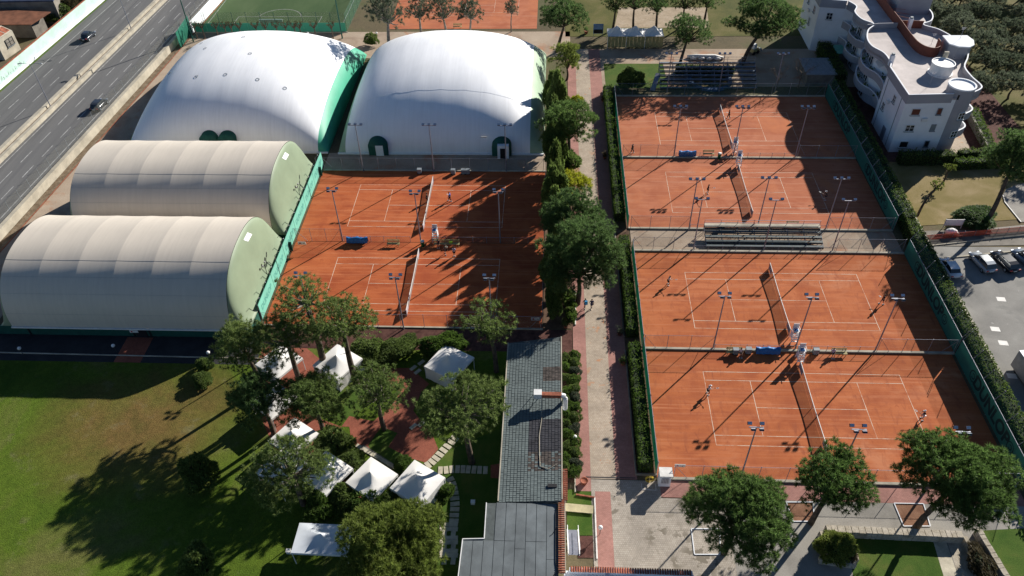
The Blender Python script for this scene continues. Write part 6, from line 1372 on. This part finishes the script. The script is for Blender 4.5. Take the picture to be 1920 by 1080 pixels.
# car park side things
of = thing('barrier_mesh', 'orange plastic barrier mesh along the street by the dry lawn', 'barrier'); a = at(1722, 452); b = at(1990, 428); n = 13
for k in range(n):
    p = a.lerp(b, k / n); q = a.lerp(b, (k + 1) / n); MB().add([tuple(p), tuple(q), (q.x, q.y, 1.0), (p.x, p.y, 1.0)], [(0, 1, 2, 3)]).build('mesh_panel', M['orange_mesh'], of); MB().bar((p.x, p.y, 0), (p.x, p.y, 1.15), 0.05).build('stake', M['steel'], of)
for z in (0.3, 0.6, 0.9): MB().bar(a + Vector((0, 0, z)), b + Vector((0, 0, z)), 0.05).build('tape', flat('red_tape', (0.6, 0.06, 0.04), 0.6), of) if z != 0.6 else None
gp = thing('gate_panel', 'white sheeted gate panel leaning at the edge of the dry lawn', 'panel', at(1784, 428)); MB().box((0, 0, 1.1), (2.6, 0.08, 1.1)).build('panel', M['tent_white'], gp)
for s in (-1.3, 1.3): MB().bar((s, 0, 0), (s, 0, 1.7), 0.08).build('post', M['white_metal'], gp)
bg = thing('rubble_bag', 'crumpled white rubble bag below the gate panel', 'bag', at(1781, 440)); MB().ico((0, 0, 0.55), 0.7, 2, (1.3, 0.8, 0.85)).build('bag', M['tent_white'], bg); MB().ico((0.6, -0.2, 0.35), 0.45, 2, (1.2, 0.8, 0.75)).build('bag_fold', M['tent_white'], bg)
cp_marks = bpy.data.objects['car_park']
for x, y in ((1877, 561), (1866, 617), (1881, 643), (1897, 705)): p = at(x, y); MB().poly(rect(-0.55, -0.4, 0.55, 0.4), 0.012).build('painted_square', M['paint'], cp_marks, loc=(p.x, p.y, 0), rz=-0.1)
db = thing('lorry_box', 'dark lorry body parked at the edge of the car park', 'lorry', at(1935, 722)); MB().box((0, 0, 1.7), (2.4, 6.0, 2.6), 0.1).build('box', M['steel'], db); MB().box((0, -3.9, 1.2), (2.2, 1.6, 1.9), 0.1, 0.9).build('cab', M['grey_plastic'], db)
for sx in (-1, 1):
    for yy in (-3.8, -1.5, 2.0): MB().tube([(sx * 1.1 - 0.15, yy, 0.45), (sx * 1.1 + 0.15, yy, 0.45)], 0.45, 14).build('wheel', M['black'], db)
# ------------------------------------------------------------------ vehicles
def car_paint(name, c, rough=0.16, metal=0.0):
    m = flat(name, c, rough, metal, var=0.03, spec=0.5, obj=True); b = m.node_tree.nodes['Principled BSDF']; b.inputs['Coat Weight'].default_value = 0.3; b.inputs['Coat Roughness'].default_value = 0.03; return m
def car(p, rz, label, paint, L=4.2, W=1.78, H=1.5, group='parked cars', estate=False):
    """nose towards +x; body lofted from cross-sections, glazed cabin, wheels, lights, mirrors"""
    t = thing('car', label, 'car', p, rz, group); h = L / 2
    st = [(-h, 0.50, 0.62, 0.80), (-h + 0.08, 0.34, 0.86, 0.92), (-h + 0.5, 0.26, 0.93, 0.98), (-h * 0.4, 0.22, 0.93, 1.0), (0.2, 0.22, 0.92, 1.0), (h * 0.45, 0.22, 0.90, 0.99), (h * 0.72, 0.25, 0.84, 0.96), (h - 0.15, 0.32, 0.72, 0.88), (h, 0.42, 0.58, 0.74)]
    vs = []; fs = []
    for (x, z0, z1, w) in st:
        hw = W / 2 * w
        vs += [(x, -hw * 0.86, z0), (x, -hw, z0 + 0.14), (x, -hw, z1 - 0.16), (x, -hw * 0.90, z1), (x, hw * 0.90, z1), (x, hw, z1 - 0.16), (x, hw, z0 + 0.14), (x, hw * 0.86, z0)]
    for i in range(len(st) - 1):
        for k in range(8): fs.append((i * 8 + k, i * 8 + (k + 1) % 8, (i + 1) * 8 + (k + 1) % 8, (i + 1) * 8 + k))
    fs += [tuple(range(8)), tuple(range((len(st) - 1) * 8, len(st) * 8))]
    body = MB().add(vs, fs).build('body', paint, t, True)
    rb = -h + (0.25 if estate else 0.55); zt = H
    cab = [(rb, 0.90, 0.84), (rb + 0.35, zt - 0.08, 0.72), (rb + 0.9, zt, 0.70), (0.35, zt - 0.02, 0.70), (h * 0.60, 0.90, 0.82)]
    def ring(x, z, w): return [(x, -W / 2 * w, z), (x, W / 2 * w, z)]
    g = MB(); low = [(rb, 0.88, 0.86), (h * 0.60, 0.86, 0.86)]
    # glasshouse: windscreen, rear screen, side windows; roof on top
    A = ring(*cab[0]); B = ring(*cab[1]); C = ring(*cab[2]); D = ring(*cab[3]); E = ring(*cab[4])
    MB().add(A + B, [(0, 1, 3, 2)]).build('rear_window', M['glass'], t)
    MB().add(D + E, [(0, 1, 3, 2)]).build('windscreen', M['glass'], t)
    for s in (0, 1):
        side = [A[s], B[s], C[s], D[s], E[s]]; MB().add(side, [(0, 1, 2, 3, 4)]).build('side_window', M['glass'], t)
        xm = -0.05; MB().bar((xm, side[0][1] * 1.005, 0.92), (xm, side[2][1] * 1.01, zt - 0.03), 0.05).build('pillar', paint, t)
        MB().box((h * 0.40, (W / 2 + 0.09) * (1 if s else -1), 0.98), (0.14, 0.2, 0.13)).build('mirror', paint, t)
    MB().add([(B[0][0] - 0.03, B[0][1] * 1.02, B[0][2]), (B[1][0] - 0.03, B[1][1] * 1.02, B[1][2]), (C[0][0], C[0][1] * 1.02, C[0][2] + 0.02), (C[1][0], C[1][1] * 1.02, C[1][2] + 0.02), (D[0][0], D[0][1] * 1.02, D[0][2] + 0.02), (D[1][0], D[1][1] * 1.02, D[1][2] + 0.02)], [(0, 1, 3, 2), (2, 3, 5, 4)]).build('roof', paint, t)
    for sx in (-h * 0.62, h * 0.62):
        for sy in (-1, 1):
            w = MB().tube([(sx, sy * (W / 2 - 0.2), 0.31), (sx, sy * (W / 2 + 0.01), 0.31)], 0.31, 16).build('wheel', M['black'], t); MB().tube([(sx, sy * (W / 2 - 0.0), 0.31), (sx, sy * (W / 2 + 0.02), 0.31)], 0.19, 12).build('rim', M['grey_plastic'], w)
    for sy in (-1, 1):
        MB().box((h - 0.13, sy * W * 0.34, 0.66), (0.16, 0.36, 0.14)).build('headlight', M['lamp_glass'], t); MB().box((-h + 0.07, sy * W * 0.36, 0.78), (0.10, 0.30, 0.16)).build('tail_light', M['letter_red'], t)
    MB().box((-h + 0.0, 0, 0.62), (0.05, 0.5, 0.11)).build('number_plate', M['paint'], t)
    return t
cp = {'white': car_paint('paint_white', (0.72, 0.73, 0.75)), 'silver': car_paint('paint_silver', (0.36, 0.39, 0.42), 0.2, 0.2), 'black': car_paint('paint_black', (0.012, 0.012, 0.016)), 'grey': car_paint('paint_grey', (0.20, 0.24, 0.30), 0.2, 0.2), 'dark': car_paint('paint_dark', (0.03, 0.035, 0.045))}
def car_at(tail, nose, z=0.0):
    a = at(*tail, z); b = at(*nose, z); return (a + b) / 2, math.atan2(b.y - a.y, b.x - a.x)
for tail, nose, l, c, kw in (((1789, 524), (1767, 492), 'white hatchback parked beside the boundary wall', 'white', {}), ((1851, 510), (1827, 484), 'silver estate car parked between the white and the black car', 'silver', {'estate': True, 'H': 1.6, 'L': 4.4}), ((1894, 509), (1868, 483), 'black estate car with red tail lights in the car park', 'black', {'estate': True, 'L': 4.5}), ((1933, 500), (1908, 480), 'grey car parked beside the black car', 'grey', {})):
    p, a = car_at(tail, nose); car(p, a, l, cp[c], **kw)
p = at(167, 72, HZ); car(Vector((p.x, p.y, HZ)), R_(90) - 0.045, 'black and silver hatchback driving on the lanes by the mint wall', cp['dark'], H=1.55, group='cars on the highway')
p = at(188, 201, HZ); car(Vector((p.x, p.y, HZ)), R_(90) - 0.045, 'dark estate car driving on the lanes by the retaining wall', cp['dark'], H=1.5, estate=True, group='cars on the highway')

# ------------------------------------------------------------------ people
def skin_body(name, joints, edges, mat, parent, sub=1):
    """continuous figure grown round a skeleton: joints {key: (x, y, z, radius)}"""
    ks = list(joints); me = bpy.data.meshes.new(name); me.from_pydata([joints[k][:3] for k in ks], [(ks.index(a), ks.index(b)) for a, b in edges], []); me.update()
    o = bpy.data.objects.new(name, me); COL.objects.link(o); me.materials.append(mat)
    md = o.modifiers.new('skin', 'SKIN'); md.use_smooth_shade = True
    for i, k in enumerate(ks):
        r = joints[k][3]; sv = me.skin_vertices[0].data[i]; sv.radius = (r, r) if not hasattr(r, '__len__') else r; sv.use_root = (i == 0)
    sb = o.modifiers.new('sub', 'SUBSURF'); sb.levels = sub; sb.render_levels = sub
    o.parent = parent; return o
def cloth(name, c): return flat(name, c, 0.85, var=0.08, obj=True, scale=6)
def person(p, rz, label, shirt, shorts, pose='ready', hat=None, long_=False, racket=False, bag=None, scale=1.0):
    t = thing('person', label, 'person', p, rz, 'people at the tennis club'); t.scale = (scale,) * 3
    bend = 0.10 if pose == 'ready' else 0.0
    hip = 0.93 - bend; lean = 0.14 if pose == 'ready' else 0.04
    if pose == 'sit': hip = 0.52; lean = -0.02
    J = {'pelvis': (0, 0, hip, 0.125), 'waist': (0, lean * 0.4, hip + 0.18, 0.115), 'chest': (0, lean * 0.8, hip + 0.42, 0.135), 'neck': (0, lean, hip + 0.57, 0.055), 'head': (0, lean + 0.03, hip + 0.70, 0.092), 'crown': (0, lean + 0.03, hip + 0.79, 0.075)}
    E = [('pelvis', 'waist'), ('waist', 'chest'), ('chest', 'neck'), ('neck', 'head'), ('head', 'crown')]
    for s, n in ((-1, 'l'), (1, 'r')):
        J[n + 'sh'] = (s * 0.19, lean * 0.85, hip + 0.50, 0.062)
        if pose == 'ready': el, ha = (s * 0.27, lean + 0.12, hip + 0.27), (s * 0.12, lean + 0.36, hip + 0.25)
        elif pose == 'walk': el, ha = (s * 0.25, lean - 0.10 * s, hip + 0.22), (s * 0.26, lean + 0.16 * -s + 0.06, hip - 0.02)
        elif pose == 'hit': el, ha = (s * 0.36, lean + 0.05, hip + 0.42), (s * 0.55, lean + 0.22, hip + 0.55 if s > 0 else hip + 0.3)
        elif pose == 'sit': el, ha = (s * 0.26, 0.06, hip + 0.22), (s * 0.14, 0.30, hip + 0.12)
        else: el, ha = (s * 0.25, lean - 0.02, hip + 0.22), (s * 0.25, lean + 0.08, hip - 0.03)
        J[n + 'el'] = (*el, 0.045); J[n + 'wr'] = (*ha, 0.032)
        d = Vector(ha) - Vector(el); d.normalize(); hd = Vector(ha) + d * 0.10; J[n + 'hand'] = (hd.x, hd.y, hd.z, 0.030)
        E += [('chest', n + 'sh'), (n + 'sh', n + 'el'), (n + 'el', n + 'wr'), (n + 'wr', n + 'hand')]
        for f in range(3):
            q = hd + d * 0.07 + Vector((s * 0.022 * (f - 1), 0.01 * f, -0.012 * f)); J[n + 'f%d' % f] = (q.x, q.y, q.z, 0.011); E.append((n + 'hand', n + 'f%d' % f))
        q = Vector((hd.x - s * 0.05, hd.y + 0.02, hd.z)); J[n + 'th'] = (q.x, q.y, q.z, 0.012); E.append((n + 'hand', n + 'th'))
        if pose == 'sit': kn, an = (s * 0.13, 0.44, 0.52), (s * 0.13, 0.42, 0.10)
        else:
            sp = 0.22 if pose in ('ready', 'hit') else 0.10; st = (0.24 * s if pose == 'walk' else 0.0)
            kn, an = (s * (sp * 0.85), 0.08 + st * 0.5 + bend * 0.8, hip * 0.53), (s * sp, st - 0.02, 0.09)
        J[n + 'hip'] = (s * 0.095, 0.0, hip - 0.06, 0.095); J[n + 'kn'] = (*kn, 0.060); J[n + 'an'] = (*an, 0.040); J[n + 'toe'] = (an[0] + s * 0.02, an[1] + 0.18, 0.045, 0.038)
        E += [('pelvis', n + 'hip'), (n + 'hip', n + 'kn'), (n + 'kn', n + 'an'), (n + 'an', n + 'toe')]
    skin_body('body', J, E, M['skin'], t)
    up = lambda k, a: (*J[k][:3], J[k][3] + a)
    mix_ = lambda a, b, f, r: (*(Vector(J[a][:3]).lerp(Vector(J[b][:3]), f)), r)
    SJ = {'waist0': (*J['pelvis'][:2], hip + 0.04, 0.145), 'waist': up('waist', 0.03), 'chest': up('chest', 0.03)}; SE = [('waist0', 'waist'), ('waist', 'chest')]
    for n in 'lr':
        SJ[n + 'sh'] = up(n + 'sh', 0.025); SJ[n + 'el'] = mix_(n + 'sh', n + 'el', 0.95 if long_ else 0.65, 0.062); SE += [('chest', n + 'sh'), (n + 'sh', n + 'el')]
        if long_: SJ[n + 'wr'] = mix_(n + 'el', n + 'wr', 0.95, 0.045); SE.append((n + 'el', n + 'wr'))
    skin_body('shirt', SJ, SE, shirt, t)
    PJ = {'pelvis': up('pelvis', 0.03)}; PE = []
    for n in 'lr':
        PJ[n + 'hip'] = up(n + 'hip', 0.025); PJ[n + 'kn'] = mix_(n + 'hip', n + 'kn', 0.98 if long_ else 0.72, 0.088); PE += [('pelvis', n + 'hip'), (n + 'hip', n + 'kn')]
        if long_: PJ[n + 'an'] = mix_(n + 'kn', n + 'an', 0.92, 0.062); PE.append((n + 'kn', n + 'an'))
        a = J[n + 'an']; MB().box((a[0], a[1] + 0.07, 0.05), (0.11, 0.29, 0.10), 0, 0.8).build('shoe', M['paint'], t)
    skin_body('shorts' if not long_ else 'trousers', PJ, PE, shorts, t)
    h = J['head']; MB().ico((h[0], h[1] - 0.015, h[2] + 0.055), 0.112, 2, (0.95, 1.0, 0.92)).build('hair' if hat is None else 'cap', M['hair'] if hat is None else hat, t, True)
    if hat is not None: MB().box((h[0], h[1] + 0.13, h[2] + 0.05), (0.15, 0.12, 0.02)).build('cap_peak', hat, t)
    MB().ico((h[0], h[1] + 0.10, h[2] + 0.0), 0.02, 1).build('nose', M['skin'], t)
    if racket:
        r = thing('tennis_racket', 'tennis racket held by the %s' % ' '.join(label.split()[:8]), 'racket', p, rz, 'rackets held by the players')
        hx_ = J['rhand']; d = Vector((0.35, 0.75, 0.3)).normalized(); a = Vector(hx_[:3])
        MB().tube([tuple(a - d * 0.08), tuple(a + d * 0.32)], 0.016, 6).build('handle', M['black'], r); c = a + d * 0.48; s_ = d.cross(Vector((0, 0, 1))).normalized()
        rim = [tuple(c + d * 0.17 * math.cos(k * 0.42) + s_ * 0.13 * math.sin(k * 0.42)) for k in range(16)]; MB().tube(rim, 0.012, 5).build('head_frame', M['white_metal'], r); MB().add(rim[:15], [tuple(range(15))]).build('strings', M['net_pale'], r)
    if bag is not None:
        b = thing('sports_bag', 'bright blue sports bag slung on the back of a walker', 'bag', p, rz); MB().box((0.02, -0.24, hip + 0.32), (0.42, 0.22, 0.62), 0, 0.85).build('bag', bag, b); MB().bar((0.14, -0.12, hip + 0.55), (-0.1, 0.14, hip + 0.5), 0.04).build('strap', M['black'], b)
    return t
c_bl = cloth('cloth_black', (0.012, 0.012, 0.016)); c_wh = cloth('cloth_white', (0.66, 0.66, 0.68)); c_nv = cloth('cloth_navy', (0.018, 0.025, 0.09)); c_bu = cloth('cloth_blue', (0.03, 0.10, 0.42)); c_lv = cloth('cloth_lavender', (0.46, 0.42, 0.58)); c_cy = cloth('cloth_cyan', (0.05, 0.33, 0.62)); c_kh = cloth('cloth_khaki', (0.16, 0.15, 0.11)); c_dk = cloth('cloth_dark', (0.035, 0.035, 0.045)); c_li = cloth('cloth_lime', (0.30, 0.60, 0.05))
for (x, y), rz, l, sh_, so, pose, kw in (
    ((1366, 222), 90, 'person in black tracksuit beside the net of the uppermost right court', c_bl, c_bl, 'walk', dict(long_=True, racket=True)),
    ((1185, 287), -60, 'person in dark clothes walking at the avenue corner of the uppermost right court', c_dk, c_dk, 'walk', dict(long_=True)),
    ((1326, 363), -90, 'person in black shirt and shorts swinging on the third right court', c_bl, c_bl, 'hit', dict(racket=True)),
    ((1547, 374), 90, 'person in dark clothes crouching in the shade of the third right court', c_bl, c_dk, 'ready', dict(racket=True, hat=c_wh)),
    ((1252, 534), -90, 'person in a pale shirt and black shorts behind the baseline of the second right court', c_wh, c_bl, 'ready', dict(racket=True)),
    ((1653, 570), 90, 'person all in black behind the far baseline of the second right court', c_bl, c_bl, 'walk', dict(racket=True)),
    ((1326, 739), -80, 'person in white shirt and cap on the baseline of the lowest right court', c_wh, c_bl, 'ready', dict(racket=True, hat=c_wh)),
    ((1729, 786), 90, 'person in black shirt and white cap on the lowest right court', c_bl, c_wh, 'ready', dict(racket=True, hat=c_wh)),
    ((801, 379), -90, 'person in black at the net of the upper left court', c_bl, c_bl, 'stand', dict(long_=True)),
    ((844, 377), 90, 'person in blue top and black trousers on the upper left court', c_bu, c_bl, 'walk', dict(long_=True, racket=True)),
    ((836, 477), 40, 'person in khaki on the lower left court under the tree shade', c_kh, c_bl, 'walk', dict(racket=True)),
    ((852, 481), 0, 'person in a lavender shirt on the lower left court under the tree shade', c_lv, c_bl, 'stand', dict()),
    ((1097, 578), 15, 'person in dark clothes walking up the avenue with a blue bag', c_dk, c_dk, 'walk', dict(bag=c_cy)),
    ((1109, 579), 5, 'person in navy top and shorts walking up the avenue', c_nv, c_nv, 'walk', dict())):
    person(at(x, y), R_(rz), l, sh_, so, pose, **kw)
for (x, y), l, sh_, so in (((1387, 664), 'person in white and black sitting on the bench between the lower right courts', c_wh, c_bl), ((1559, 665), 'person in lavender sitting on the bench by the grey cart', c_lv, c_bl), ((823, 460), 'person in dark clothes sitting on the shaded bench', c_dk, c_dk)):
    person(at(x, y) + Vector((0, -0.15, 0)), R_(180), l, sh_, so, 'sit')
lb_ = thing('lime_bag', 'lime green bag on the shaded bench of the left courts', 'bag', at(846, 460) + Vector((0, 0, 0.48)), 0); MB().box((0, 0, 0.16), (0.5, 0.3, 0.32), 0.2, 0.85).build('bag', c_li, lb_); MB().tube([(-0.15, 0, 0.3), (0, 0, 0.45), (0.15, 0, 0.3)], 0.02, 5).build('strap', M['black'], lb_)
